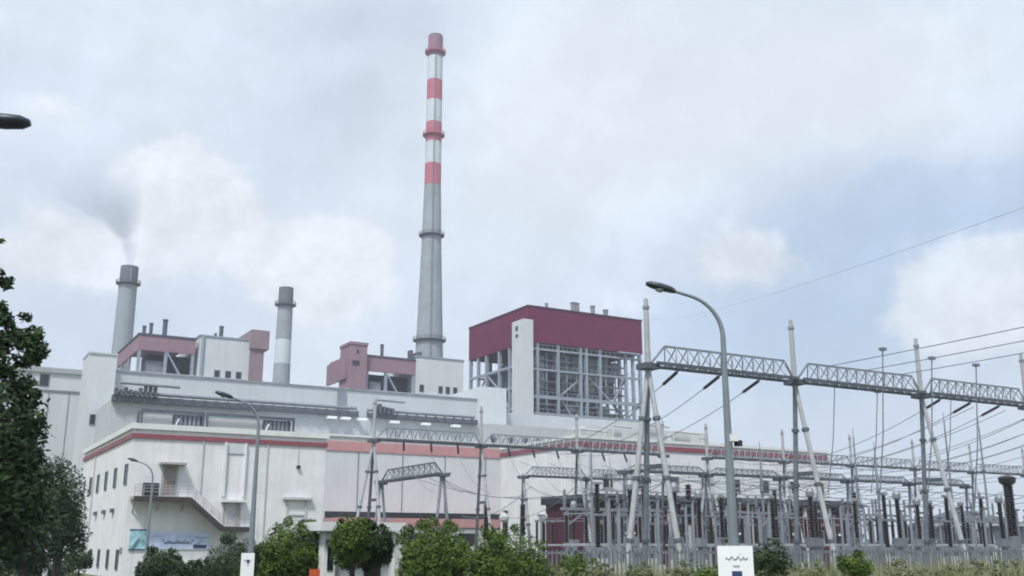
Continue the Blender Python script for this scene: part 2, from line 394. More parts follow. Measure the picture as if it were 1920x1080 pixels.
# roller door frame further right, wall light and conduit
f = MB(); f.box(33.1,AY-.5,7.7,36.2,AY,7.95); f.box(33.5,AY-.14,0,33.7,AY,7.7); f.box(35.5,AY-.14,0,35.7,AY,7.7); f.box(33.7,AY-.14,6.1,35.5,AY,6.25); t.part('door_surround', f, M['cab'])
rd = MB()
for k in range(14): rd.box(33.7,AY-.05,.02+k*.43,35.5,AY,.42+k*.43)
t.part('roller_door', rd, M['grey2'])
t.part('conduit', MB().box(34.5,AY-.06,11.2,34.6,AY,13.3), M['cab']); t.part('wall_light', MB().box(34.4,AY-.3,10.95,34.75,AY,11.25), M['black'])
for k,x in enumerate((24.6, 31.2)): t.part('rain_pipe', MB().tube([(x,AY-.1,.1 if k else 8.2),(x,AY-.1,13.3)],.06,8), M['cab'])

u = Thing('air_conditioner', 'dark outdoor air conditioning unit on the staircase landing of the white annex', 'air conditioner', (19.6,AY-.9,7.65))
u.part('casing', MB().box(18.95,AY-1.2,7.75,20.4,AY-.55,8.95), M['black']); u.part('fan_grille', MB().box(19.15,AY-1.25,7.95,20.0,AY-1.2,8.75), M['black'])
u.part('foot', MB().box(19.1,AY-1.15,7.65,19.25,AY-.6,7.75).box(20.1,AY-1.15,7.65,20.25,AY-.6,7.75), M['cab'])

def script_marks(mb, x0, x1, z, h, place, seed):
    """a line of illegible flowing handwriting-like print as thin raised strokes"""
    r = random.Random(seed); x = x0
    while x < x1 - .1*h:
        w = r.uniform(.5,1.3)*h
        pts = [(x + w*k/6, z + h*(.5+.45*math.sin(k*1.1+r.uniform(0,2)))*(.6 if k in (0,6) else 1)*.6) for k in range(7)]
        for (a,b),(c,d) in zip(pts, pts[1:]): mb.bar(place(a,b), place(c,d), h*.22, .012)
        if r.random() < .6: q = x + w*r.random(); mb.bar(place(q,z+h), place(q+h*.14,z+h), h*.16, .012)
        x += w*.95
def flatplace(y): return lambda x, z: (x, y, z)
bb = Thing('banner', 'teal square poster panel on the white annex wall, left of the long pale blue banner', 'banner', (18.9,AY,2.7))
bb.part('board', MB().box(18.3,AY-.12,2.75,19.95,AY-.002,4.5), M['teal'])
q = MB(); q.bar((18.5,AY-.125,2.9),(19.1,AY-.125,3.9),.35,.02); q.bar((19.2,AY-.125,4.1),(19.7,AY-.125,3.3),.25,.02); bb.part('print', q, M['lens'])
bb.part('border', MB().box(18.25,AY-.15,4.5,20.0,AY-.002,4.6).box(18.25,AY-.15,2.65,20.0,AY-.002,2.75).box(19.95,AY-.15,2.75,20.0,AY-.002,4.5), M['navy'])
bb = Thing('banner', 'long pale blue banner with dark script on the white annex wall under the stairs', 'banner', (22.9,AY,2.7))
bb.part('board', MB().box(20.05,AY-.1,2.7,25.85,AY-.002,4.35), M['sky_blue'])
q = MB(); script_marks(q, 21.3, 24.0, 3.25, .75, flatplace(AY-.11), 3); q.box(21.5,AY-.115,3.27,23.8,AY-.1,3.37)
q.box(24.3,AY-.12,2.8,25.6,AY-.1,3.15); q.bar((24.3,AY-.11,3.12),(25.2,AY-.11,3.5),.16,.02); bb.part('print', q, M['navy'])
q = MB(); script_marks(q, 20.4, 21.2, 3.9, .25, flatplace(AY-.108), 5); script_marks(q, 24.4, 25.6, 3.75, .3, flatplace(AY-.108), 9); bb.part('print', q, M['ink'])

# rooftop cooling frames on the annex
def cooler(x0, x1, lx0, lx1, lab):
    u = Thing('cooling_unit', lab, 'cooling unit', (x0,120,14.23), 'cooling frames on the annex roof')
    z0, z1 = 14.23, 18.1
    u.part('frame', MB().box(x0,119.9,z1-.35,x1,120.1,z1).box(x0,119.9,z0,x0+.25,120.1,z1-.35).box(x1-.25,119.9,z0,x1,120.1,z1-.35).box(x0,122,z0,x0+.25,122.2,z1).box(x1-.25,122,z0,x1,122.2,z1), M['dsteel'])
    lv = u.part('louvre_box', MB().box(lx0,120.3,15.4,lx1,122,z1-.4), M['dsteel'])
    for k in range(6): u.part('louvre', MB().box(lx0+.15+k*(lx1-lx0-.3)/6,120.2,15.5,lx0+.15+(k+.6)*(lx1-lx0-.3)/6,120.3,z1-.5), M['msteel'], parent=lv)
    u.part('panel', MB().box(x0+.3,120.5,15.5,lx0-.1,120.6,z1-.5), M['cab'])
    u.part('brace', MB().bar((lx0-.6,119.85,14.5),(lx0+.5,119.85,17.2),.28,.1), M['wpaint'])
cooler(20.9, 28.0, 24.6, 27.9, 'left of two dark steel cooling frames with louvres on the annex roof')
cooler(28.2, 38.8, 35.1, 38.4, 'right of two dark steel cooling frames with louvres on the annex roof')

# ------------------------------------------------------------------ turbine hall in three steps
t = Thing('turbine_hall', 'long stepped grey turbine hall with pale pink band across its low front', 'building', (70,140,0))
t.part('wall', MB().box(46,140,0,88,165,18.4), M['grey2'], label='low front wall of the hall')
b = MB(); b.box(46,139.85,16.35,88.05,140,17.75); t.part('pink_band', b, M['pink'])
t.part('coping', MB().box(45.9,139.75,18.4,88.2,140.3,18.7), M['cream'])
t.part('wall', MB().box(24.3,165,0,112,185,25.0), M['grey'], label='middle step of the hall')
t.part('wall', MB().box(26.8,185,0,98.4,206,32.3), M['grey'], label='upper step of the hall')
t.part('coping', MB().box(26.7,184.8,32.3,98.5,185.4,32.65), M['msteel'])
t.part('stair_block', MB().box(98.4,183,0,104.3,200,35), M['grey2'])
t.part('wall', MB().box(104.3,186,0,146,206,30.4), M['grey'], label='upper wall in front of the dark maroon boiler house')
t.part('wall', MB().box(112,165,0,143,185,26.0), M['grey2'], label='middle step on the right')
t.part('column_strip', MB().box(68.0,184.6,25.0,69.6,185,32.2), M['msteel'])
for x in (55,62,69,76,83): t.part('seam', MB().box(x,139.9,8.0,x+.12,140,16.3), M['msteel'])
# dark pipe gallery along the middle step
pg = t.part('pipe_gallery', MB().box(24.2,164.0,24.6,64.0,165,25.5).box(66.5,164.0,24.6,87.5,165,25.4), M['galv_d'])
for k in range(34): t.part('gallery_bracket', MB().box(25+k*1.85,163.8,24.5,25.35+k*1.85,164.0,25.55), M['dsteel'], parent=pg)
q = MB(); q.tube([(24.5,164.4,26.0),(64,164.4,26.0)],.28,8); q.tube([(66,164.4,25.9),(87,164.4,25.9)],.25,8); t.part('pipe', q, M['msteel'], parent=pg)
q = MB()
rr = random.Random(4)
for k in range(9): x = 24.4+k*.72; t.part('valve_rack', MB().box(x,163.5,25.5,x+.45,164.4,26.2+rr.random()*1.3), M['dsteel'])
t.part('pipe', MB().tube([(25,163.3,27.3),(34,163.3,27.2)],.22,8), M['msteel'])
for k in range(5): x = 67+k*.8; t.part('valve_rack', MB().box(x,163.5,25.4,x+.5,164.4,26.2+rr.random()*1.4), M['dsteel'])
t.part('pipe', MB().tube([(67,163.3,27.6),(72.5,163.3,27.5)],.2,8), M['msteel'])
for x in (58.5,61,64): t.part('skylight', MB().box(x,163.2,23.9,x+1.6,164.2,24.3), M['wpaint'])
for x in (70,76,82): t.part('skylight', MB().box(x,163.2,23.8,x+1.6,164.2,24.2), M['wpaint'])
# rooftop vents on the low front
for x in (78.5,81.8,84.5,86.8): t.part('roof_vent', MB()._lathe(x,142,[(.3,18.4),(.3,19.4),(.5,19.5),(.45,19.9),(.1,20.1)],10), M['dsteel'])
# low lean-to along the foot of the hall
t.part('strip_window', MB().box(50.3,139.9,6.9,88,140,7.8), M['glass'])
lt = t.part('lean_to', MB().box(50,133,0,88.5,139.9,5.6), M['cab']); t.part('pink_band', MB().box(49.8,132.8,5.6,88.7,139.95,6.8), M['pink'], parent=lt)
for x in range(52,88,4): t.part('strip_window', MB().box(x,132.92,3.2,x+2.6,133,4.8), M['glass'], parent=lt)
for x in (80,82.4,84.8,87.2): t.part('column', MB().box(x,132.4,0,x+.5,132.8,5.6), M['cream'], parent=lt)

# ------------------------------------------------------------------ left tower and the pale block behind it
t = Thing('stair_tower', 'pale grey stair tower at the left end of the turbine hall', 'tower', (24,180,0))
t.part('wall', MB().box(22.3,180,0,26.7,187,34.3), M['grey2']); t.part('coping', MB().box(22.2,179.8,34.3,26.8,187.1,34.6), M['grey'])
window(t, 180, 23.3, 22.4, 24.3, 24.2)
t = Thing('workshop_block', 'large pale block with a flat roof behind the dark trees on the left', 'building', (18,200,0))
t.part('wall', MB().box(7,200,0,25.1,226,33.6), M['grey2']); t.part('coping', MB().box(6.7,199.6,33.6,25.4,226,34.5), M['roof'])
t.part('string_course', MB().box(7,199.8,30.2,25.1,200,30.5), M['msteel'])
for x in (10.5,14.5,18.6,22.0): t.part('seam', MB().box(x,199.9,2,x+.12,200,30.2), M['msteel'])
window(t, 200, 16.8, 31.0, 18.5, 33.3)

# ------------------------------------------------------------------ boiler houses
def vent(t, x, y, z0, z1, r, m=None):
    t.part('roof_vent', MB()._lathe(x,y,[(r,z0),(r,z1-.3),(r*1.25,z1-.25),(r*1.2,z1)],10), m or M['dsteel'])
def open_bay(t, x0, x1, y, z0, z1, cols, depth=12):
    t.part('bay_back', MB().box(x0,y+5,z0,x1,y+depth,z1), M['boiler'])  # bay shade comes from this dark casing colour
    for x in cols: t.part('column', MB().box(x-.35,y+.1,z0,x+.35,y+.8,z1), M['steel'])

# 1, left
t = Thing('boiler_house', 'left dusty pink boiler house beside a pale stair block with three windows', 'building', (55,240,0), 'boiler houses')
X0 = 39.9; Z = 50.1
hood = MB(); hood.box(X0,240,46.6,52.7,240.6,Z); hood.box(X0,240.6,46.6,X0+.6,268,Z); hood.box(X0+.6,240.6,Z-.5,52.7,268,Z)
t.part('hood', hood, M['fade']); t.part('coping', MB().box(X0-.2,239.8,Z,52.9,240.8,Z+.4).box(X0-.2,240.8,Z,X0+.8,268,Z+.4), M['dsteel'])
open_bay(t, X0+3, 52.7, 240, 38, 46.6, (40.3,46.2,52.3))
t.part('column', MB().box(X0,252,38,X0+.6,252.7,46.6), M['steel']); t.part('column', MB().box(X0,262,38,X0+.6,262.7,46.6), M['steel'])
t.part('brace', MB().bar((46.4,240.3,46.5),(50.2,240.3,40.5),.6,.4), M['steel'])
t.part('duct', MB().box(42.5,241.5,40,46,244,44.5), M['msteel'])
t.part('drain_pipe', MB().tube([(54.3,239.7,41),(54.3,239.7,51)],.5,8), M['steel'])
t.part('lower_wall', MB().box(39.0,239,0,69,268,41.5), M['grey'])
t.part('stair_block', MB().box(53.5,239.6,0,65.4,262,51.0), M['grey2']); t.part('coping', MB().box(53.3,239.4,51,65.4,262,51.4), M['steel'])
for x in (57.3,59.9,62.4): window(t, 239.6, x, 41.4, x+1.4, 43.3, frame=M['msteel'])
t.part('chute_tower', MB().box(65.4,238.5,0,68.6,252,53.1), M['fade2']); t.part('chute_head', MB().box(65.2,238,49.0,69.6,253,53.6), M['fade2'])
for x,z,r in ((41.2,52.6,.4),(42.7,53.4,.4),(45.8,54.6,.55),(58.9,54.4,.5),(57.6,52.5,.3)): vent(t,x,242,Z+.3,z,r)

# 2, middle
t = Thing('boiler_house', 'middle dusty pink boiler house with a square stair tower on its left corner', 'building', (105,240,0), 'boiler houses')
hood = MB(); hood.box(95.3,240,46.4,109.2,240.6,50.2); hood.box(90.2,240.6,44.0,90.8,254.4,49.4); hood.box(90.8,240.6,49.6,109.2,254,50.1)
t.part('hood', hood, M['fade']); t.part('coping', MB().box(95.3,239.8,50.2,109.4,240.8,50.6), M['dsteel'])
open_bay(t, 95.3, 109.2, 240, 37, 46.4, (96.0,101.2,108.9))
t.part('brace', MB().bar((101.5,240.3,46),(104.3,240.3,41.5),.6,.4), M['steel']); t.part('duct', MB().box(97.2,241.5,38,100.4,244,44.0), M['msteel'])
t.part('stair_tower', MB().box(90.7,238.6,0,95.2,246,52.6), M['fade']); t.part('coping', MB().box(90.5,238.4,52.6,95.4,246.2,53.3), M['fade2'])
window(t, 238.6, 91.2, 47.3, 93.2, 48.5, frame=M['dsteel'])
window(t, 238.6, 92.3, 50.3, 92.9, 51.4, frame=M['dsteel'])
t.part('lower_wall', MB().box(90,239.2,0,124,262,41.5), M['grey'])
t.part('stair_block', MB().box(109.4,239.6,0,123.3,258,51.2), M['grey2']); t.part('coping', MB().box(109.2,239.4,51.2,123.5,258,51.6), M['steel'])
for x in (110.4,115.9,118.0,120.2): window(t, 239.6, x, 42.0, x+1.3, 44.0, frame=M['msteel'])
vent(t,100.6,242,50.3,54.0,.45)
for x,z in ((108.3,53.2),(109.8,52.6),(110.9,53.0)): t.part('roof_plant', MB().box(x,241.4,50.3,x+.9,243,z), M['dsteel'])

# 3, right: the big dark maroon one
t = Thing('boiler_house', 'dark maroon boiler house on the right, open steel frame under its deep hood', 'building', (186,273,0), 'boiler houses')
BX0, BX1, BY0, BY1 = 163.8, 209.4, 273.4, 314.3
h = MB()
h.box(BX0,BY0,66.6,BX1,BY0+.6,78.2); h.box(BX0,BY0+.6,66.6,BX0+.6,BY1,78.2); h.box(BX1-.6,BY0+.6,66.6,BX1,BY1,78.2); h.box(BX0+.6,BY1-.6,66.6,BX1-.6,BY1,78.2)
h.quad((BX0+.6,BY0+.6,77.6),(BX1-.6,BY0+.6,77.6),(BX1-.6,BY1-.6,77.6),(BX0+.6,BY1-.6,77.6))
t.part('hood', h, M['maroon'])
t.part('coping', MB().box(BX0-.25,BY0-.25,78.2,BX1+.25,BY0+.7,78.65).box(BX0-.25,BY0+.7,78.2,BX0+.7,BY1+.2,78.65), M['maroon_d'])
for x,z,r in ((172.5,80.7,.5),(183.1,82.2,.9),(184.4,82.1,.9),(190.9,82.0,.75),(196.2,81.2,.85)): vent(t,x,276,78,z,r,M['msteel'])
t.part('stair_tower', MB().box(161.3,BY0-1.2,0,165.0,279.4,73.6), M['grey2'])
window(t, 0, 0, 70.3, 0, 71.8, wall_x=161.3, y0=275.5, y1=277, frame=M['dsteel'])
window(t, 0, 0, 68.0, 0, 69.2, wall_x=161.3, y0=275.5, y1=277, frame=M['dsteel'])
# boiler body and platforms inside the frame
t.part('boiler_casing', MB().box(172,280,36,197,308,64.5), M['boiler'])
t.part('boiler_casing', MB().box(166,288,36,172,306,60), M['boiler'])
for k,x in enumerate((176.5,184.2,186.6,193.4)): t.part('casing_panel', MB().box(x,278.6,58.5,x+(6.5,1.8,6.4,3.5)[k],280,64.3), M['msteel'])
t.part('drum', MB().tube([(176,277.5,57.2),(200,277.5,57.2)],1.0,12), M['msteel'])
for a_ in ((166.5,277,44,171,283,55),(177,277.5,38,181,280,54),(188,277.5,38,191,280,56)): t.part('hopper', MB().box(*a_), M['boiler'])
for k in range(6): t.part('pipe', MB().tube([(178+k*1.5,277.6,46),(178+k*1.5,277.6,57)],.33,8), M['msteel'])
t.part('boiler_casing', MB().box(197,283,52,204,306,64.5), M['boiler'])
for k,(x,y,z0,z1,w_) in enumerate(((169.5,276.5,50,63,2.2),(179.5,276.8,44.5,48,3.5),(189,276.4,50,56,2.6),(193.5,276.8,44.5,48.2,4),(199.5,278,58.5,63.5,3),(183,276.6,59.5,63.5,1.6))):
    t.part('duct', MB().box(x,y,z0,x+w_,y+3,z1), M['msteel'])
for k in range(9): t.part('riser_pipe', MB().tube([(168.5+k*3.9,276.2,37),(168.5+k*3.9,276.2,64)],.26,7), M['steel'] if k%2 else M['msteel'])
for z in (47.2,54.6,61.6): t.part('header_pipe', MB().tube([(166,276.0,z),(203,276.0,z)],.3,8), M['msteel'])
# slab floors
for z in (45.4,52,59):
    fl = MB(); fl.box(BX0+1,BY0+2,z,BX1-6,BY1-6,z+.3); t.part('floor', fl, M['dsteel'])
for x in (167.6,175.4,184.2,186.5,192.0,202.6,205.6,208.6): t.part('column', MB().box(x-.42,BY0+.2,30,x+.42,BY0+1.2,66.6), M['steel'])
for x in (180.2,197.5): t.part('column', MB().box(x-.35,BY0+4.2,30,x+.35,BY0+5,66.6), M['msteel'])
for z,hh in ((64.6,.6),(58.0,.65),(49.2,1.1),(43.8,.8)):
    bm = t.part('beam', MB().box(BX0+.3,BY0+.25,z-hh/2,BX1,BY0+1.1,z+hh/2), M['steel'])
    q = MB()
    for k in range(23): q.box(165.5+k*1.9,BY0+.1,z+hh/2,165.6+k*1.9,BY0+.2,z+hh/2+1.1)
    q.box(165.5,BY0+.1,z+hh/2+1.1,BX1-.5,BY0+.2,z+hh/2+1.2); t.part('railing', q, M['steel'], parent=bm)
for a,b in (((176,49.5),(186,57.5)),((187,57.8),(197,49.5)),((197.5,49.5),(203,57.5)),((203,43.9),(208.5,49)),((177,49),(181,44))):
    t.part('brace', MB().bar((a[0],BY0+1.6,a[1]),(b[0],BY0+1.6,b[1]),.6,.5), M['steel'])
for y in (286,293,302,308,313.7): t.part('column', MB().box(BX0+.1,y-.5,30,BX0+1.1,y+.5,66.6), M['steel'])
for z in (60,53,46): t.part('beam', MB().box(BX0+.2,284,z-.4,BX0+1,BY1,z+.4), M['steel'])
for a,b in (((293,53),(302,60)),((302,60),(308,53)),((286,46),(293,53))): t.part('brace', MB().bar((BX0+.6,a[0],a[1]),(BX0+.6,b[0],b[1]),.5,.5,(1,0,0)), M['steel'])
for x in (172,186,200): t.part('column', MB().box(x-.5,BY1-1.4,30,x+.5,BY1-.6,66.6), M['msteel'])
for x in (208.6,): 
    for y in (286,300,313): t.part('column', MB().box(x-.5,y-.5,30,x+.5,y+.5,66.6), M['steel'])
t.part('stair_flight', MB().bar((198.5,276,49.5),(203,276,57.8),1.2,.3).bar((203,276,43.8),(198.5,276,49),1.2,.3), M['steel'])
t.part('lower_wall', MB().box(160,286,0,209,314,36), M['grey'])
t.part('top_platform', MB().box(199,BY0-1.2,66.0,207.5,BY0,66.5), M['steel'])

# ------------------------------------------------------------------ chimneys
def seg(x, y, z0, r0, z1, r1, k=40): return MB()._lathe(x, y, [(r0,z0),(r1,z1)], k)
def gallery(t, x, y, z, r, m):
    g = t.part('gallery', MB()._lathe(x,y,[(r*.9,z-.8),(r+1.25,z),(r+1.25,z+.25)],40), m)
    q = MB()
    for k in range(30):
        a = 2*math.pi*k/30; q.bar((x+(r+1.15)*math.cos(a),y+(r+1.15)*math.sin(a),z+.25),(x+(r+1.15)*math.cos(a),y+(r+1.15)*math.sin(a),z+1.4),.1)
    for k in range(30):
        a = 2*math.pi*k/30; b = 2*math.pi*(k+1)/30
        for h in (.8,1.4): q.bar((x+(r+1.15)*math.cos(a),y+(r+1.15)*math.sin(a),z+h),(x+(r+1.15)*math.cos(b),y+(r+1.15)*math.sin(b),z+h),.1)
    t.part('railing', q, m, parent=g)
cx, cy = 166.4, 352.7
def zat(py, d): return atd(812, py, d).z
t = Thing('chimney', 'tallest chimney, concrete with red and white bands on its upper half', 'chimney', (cx,cy,0), 'chimneys')
ys = [70,108,152,190,231,268,309,349,443,640,700]
zs = [zat(q,390) for q in ys]
def rad(z):   # tapers: slim at the top, wider at the foot
    T = ((0,7.2),(72,5.5),(118,4.0),(146,3.35),(211,3.1))
    for (a,ra),(b,rb) in zip(T,T[1:]):
        if z <= b: return ra+(rb-ra)*(z-a)/(b-a)
    return T[-1][1]
names = ['red','white','red','white','red','white','red']
for i,c in enumerate(names):
    t.part(c+'_band', seg(cx,cy,zs[i+1],rad(zs[i+1]),zs[i],rad(zs[i])), M['chim_rs'] if i==0 else M['chim_r'] if c=='red' else M['chim_w'], smooth=False)
sh = MB()._lathe(cx,cy,[(rad(z),z) for z in (0,40,70,95,120,140,zs[7])],40); t.part('shaft', sh, M['chim'])
t.part('rim', MB()._lathe(cx,cy,[(2.9,zs[0]),(2.95,zs[0]+.6),(2.5,zs[0]+.6),(2.4,zs[0]-2)],40), M['chim_d'])
for py in (100,255,443,640): z = zat(py,390); gallery(t,cx,cy,z,rad(z),M['dsteel'] if py>400 else M['chim_r'])
lad = MB(); a = R(250)
for z in range(40,205,3): lad.bar((cx+(rad(z)+.35)*math.cos(a)-.3,cy+(rad(z)+.35)*math.sin(a),z),(cx+(rad(z+3)+.35)*math.cos(a)-.3,cy+(rad(z+3)+.35)*math.sin(a),z+3),.12); lad.bar((cx+(rad(z)+.35)*math.cos(a)+.3,cy+(rad(z)+.35)*math.sin(a),z),(cx+(rad(z+3)+.35)*math.cos(a)+.3,cy+(rad(z+3)+.35)*math.sin(a),z+3),.12)
t.part('ladder', lad, M['msteel'])
for dx,h in ((-3.2,74.5),(-1.5,75.5),(2.6,77)):
    aa = math.atan2(-6,dx); t.part('duct', MB().box(cx+dx-.6,cy-6.8,66,cx+dx+.6,cy-4.6,h-5), M['msteel'])

c1 = atd(243.5,500,390); c1b = atd(232,640,390)
t = Thing('chimney', 'pale grey chimney on the left with smoke rising from its sooty top', 'chimney', (c1.x,c1.y,0), 'chimneys')
def z1(py): return atd(238,py,390).z
x,y = c1.x,c1.y
t.part('sooty_top', seg(x,y,z1(533),3.2,z1(500),3.15,32), M['chim_d'])
t.part('shaft', MB()._lathe(x,y,[(4.0,0),(3.45,z1(660)),(3.22,z1(533))],32), M['chim'])
gallery(t,x,y,z1(533),3.15,M['dsteel'])
t.part('rib', MB().box(x-.4,y-3.6,z1(533),x+.4,y-3.0,z1(505)), M['msteel'])
c2 = atd(537,540,390); x,y = c2.x,c2.y
def z2(py): return atd(535,py,390).z
t = Thing('chimney', 'short banded grey chimney with dark top and no smoke, between the pink boiler houses', 'chimney', (x,y,0), 'chimneys')
rr2 = lambda z: 2.75 + (z2(540)-z)*.012
lev = [540,575,603,638,683,760]; mats = ['chim_d','chim','msteel','chim_w','chim']
nm = ['sooty_top','pale_band','grey_band','white_band','shaft']
for i in range(5):
    za, zb = z2(lev[i]), z2(lev[i+1]) if i<4 else 0
    t.part(nm[i], seg(x,y,zb,rr2(zb),za,rr2(za),32), M[mats[i]] if mats[i]!='msteel' else mat('grey_paint_band',(.27,.295,.325),.8,.08,.3,streak=.2))
gallery(t,x,y,z2(573),rr2(z2(573)),M['dsteel'])

# smoke: hugging mesh along the plume with procedural density inside
def smoke():
    o = Vector((c1.x, c1.y, c1.z)); wx = Vector((-math.cos(YAW), math.sin(YAW), 0))    # drifts to the left
    pts = []; rs = []
    for k in range(15):
        z = k*3.0; s = (z/7.6)**2; pts.append(o + wx*s + Vector((0,0,z))); rs.append(2.7 + .05*z + .0175*z*z)
    mb = MB().tube(pts, rs, 20)
    m = bpy.data.materials.new('smoke_volume'); m.use_nodes = True; nt = m.node_tree; N = nt.nodes; L = nt.links; N.clear()
    out = N.new('ShaderNodeOutputMaterial'); v = N.new('ShaderNodeVolumePrincipled'); L.new(v.outputs[0], out.inputs['Volume'])
    v.inputs['Color'].default_value = (.72,.80,.90,1); v.inputs['Anisotropy'].default_value = .1
    tc = N.new('ShaderNodeTexCoord'); sp = N.new('ShaderNodeSeparateXYZ')
    def mth(op, a, b=None, c=None):
        n = N.new('ShaderNodeMath'); n.operation = op
        for i, q in enumerate((a,b,c)):
            if q is None: continue
            if isinstance(q,(int,float)): n.inputs[i].default_value = q
            else: L.new(q, n.inputs[i])
        return n.outputs[0]
    P = tc.outputs['Object']; L.new(P, sp.inputs[0])
    def dot(vec):
        n = N.new('ShaderNodeVectorMath'); n.operation = 'DOT_PRODUCT'; L.new(P, n.inputs[0]); n.inputs[1].default_value = tuple(vec); return n.outputs['Value']
    zz = mth('MAXIMUM', sp.outputs['Z'], 0.01); s = dot(wx); nn = dot(Vector((math.sin(YAW), math.cos(YAW), 0)))
    s0 = mth('POWER', mth('DIVIDE', zz, 7.6), 2.0)
    slope = mth('MULTIPLY', zz, 2/57.8)
    k = mth('SQRT', mth('MULTIPLY_ADD', slope, slope, 1.0))
    ds = mth('DIVIDE', mth('SUBTRACT', s, s0), k)
    dist = mth('SQRT', mth('ADD', mth('MULTIPLY', ds, ds), mth('MULTIPLY', nn, nn)))
    rad_ = mth('ADD', mth('MULTIPLY_ADD', zz, .05, 2.4), mth('MULTIPLY', mth('MULTIPLY', zz, zz), .0175))
    q = mth('DIVIDE', dist, rad_)
    no = N.new('ShaderNodeTexNoise'); no.inputs['Scale'].default_value = .13; no.inputs['Detail'].default_value = 4; no.inputs['Roughness'].default_value = .6; L.new(P, no.inputs['Vector'])
    f = mth('ADD', mth('SUBTRACT', 0.98, q), mth('MULTIPLY', mth('SUBTRACT', no.outputs['Fac'], .5), 2.1))
    mr = N.new('ShaderNodeMapRange'); mr.interpolation_type = 'SMOOTHSTEP'; L.new(f, mr.inputs[0]); mr.inputs[1].default_value = 0; mr.inputs[2].default_value = .6
    edge = N.new('ShaderNodeMapRange'); edge.interpolation_type = 'SMOOTHSTEP'; L.new(q, edge.inputs[0]); edge.inputs[1].default_value = 1.0; edge.inputs[2].default_value = .72
    fade = N.new('ShaderNodeMapRange'); fade.interpolation_type = 'SMOOTHSTEP'; L.new(zz, fade.inputs[0]); fade.inputs[1].default_value = 42; fade.inputs[2].default_value = 20
    dil = mth('DIVIDE', 3.0, mth('MULTIPLY_ADD', rad_, .6, 4.0))
    den = mth('MULTIPLY', mth('MULTIPLY', mth('MULTIPLY', mr.outputs[0], edge.outputs[0]), mth('MULTIPLY', fade.outputs[0], dil)), .27)
    L.new(den, v.inputs['Density'])
    so = mb.build('smoke_plume', m, origin=tuple(o)); tag(so, 'grey smoke rising from the left chimney and drifting left', 'smoke')
smoke()

# ------------------------------------------------------------------ second annex, behind the switchyard
t = Thing('office_annex', 'long white annex with thin red band, behind the switchyard posts', 'building', (66.4,100,0))
QX, QY = 66.4, 100.0
t.part('wall', MB().box(QX,QY,0,107.6,118,15.35), M['white']); t.part('roof', MB().box(QX+.2,QY+.2,15.35,107.4,117.8,15.38), M['roof'])
t.part('parapet', MB().box(QX-.2,QY-.2,15.35,107.8,QY+.2,15.7).box(QX-.2,QY+.2,15.35,QX+.2,118,15.7), M['cream'])
t.part('red_band', MB().box(QX-.15,QY-.15,14.4,107.7,QY,14.95).box(QX-.15,QY,14.4,QX,118,14.95), M['red'])
for x in range(70,106,5): window(t, QY, x, 9.6, x+1.6, 11.4, frame=M['cab'])
for x in range(68,107,3): t.part('pilaster', MB().box(x,QY-.1,.0,x+.14,QY,13.2), M['grey2'])
for k,(x,x1,z) in enumerate(((69,71.5,16.5),(74,76.0,17.2),(79,82,17.6),(83.5,87,17.0),(92.5,94,16.3))):
    t.part('roof_plant', MB().box(x,104,15.38,x1,107,z), M['cab'])
    t.part('roof_pipe', MB().tube([(x+.3,103.5,15.4),(x+.3,103.5,z+.4),(x1+1.2,103.5,z+.3)],.14,8), M['cab'])
for x in (72.7,78.2,82.8,88.2): vent(t,x,103,15.38,16.9,.35,M['cab'])

# ------------------------------------------------------------------ maroon switch house
t = Thing('switch_house', 'low maroon switch house with a dark roof edge, behind the insulator rows', 'building', (60.3,88,0))
t.part('wall', MB().box(60.3,88,0,99,97,7.4), M['maroon_d']); t.part('roof', MB().box(59.9,87.5,7.4,99.4,97.4,8.25), M['black'])
for x in range(62,99,4): t.part('pilaster', MB().box(x,87.75,0,x+.45,88,7.4), M['cab'])
for k,x in enumerate(range(63,97,4)):
    if k%2==0:
        f = t.part('roller_door', MB().box(x,87.9,0,x+2.4,88,4.2), M['black'])
        t.part('lintel', MB().box(x-.1,87.7,4.2,x+2.5,88,4.45), M['wpaint'], parent=f)
    else: t.part('awning', MB().box(x,87.3,5.2,x+2.6,88,5.45), M['red']); window(t, 88, x, 3.0, x+2.2, 4.8, frame=M['cab'])

# ------------------------------------------------------------------ far right low building
fb = aty(1820,985,110); fb2 = aty(1892,985,110)
t = Thing('store_building', 'low dark building with a hipped roof far right behind the switchyard', 'building', (fb.x,110,0))
t.part('wall', MB().box(fb.x-3,110,0,fb.x+14,120,6.3), M['dsteel'])
t.part('eaves', MB().box(fb.x-3.4,109.6,6.3,fb.x+14.4,120.4,6.6), M['cab'])
q = MB(); a,b,c,d = (fb.x-3.2,109.8,6.6),(fb.x+14.2,109.8,6.6),(fb.x+14.2,120.2,6.6),(fb.x-3.2,120.2,6.6); e,f = (fb.x+2,115,8.9),(fb.x+9,115,8.9)
q.quad(a,b,f,e); q.quad(b,c,f); q.quad(c,d,e,f); q.quad(d,a,e); t.part('roof', q, M['dsteel'])
t.part('plinth', MB().box(fb.x-3.3,109.7,0,fb.x+14.3,110,3.0), M['cab'])

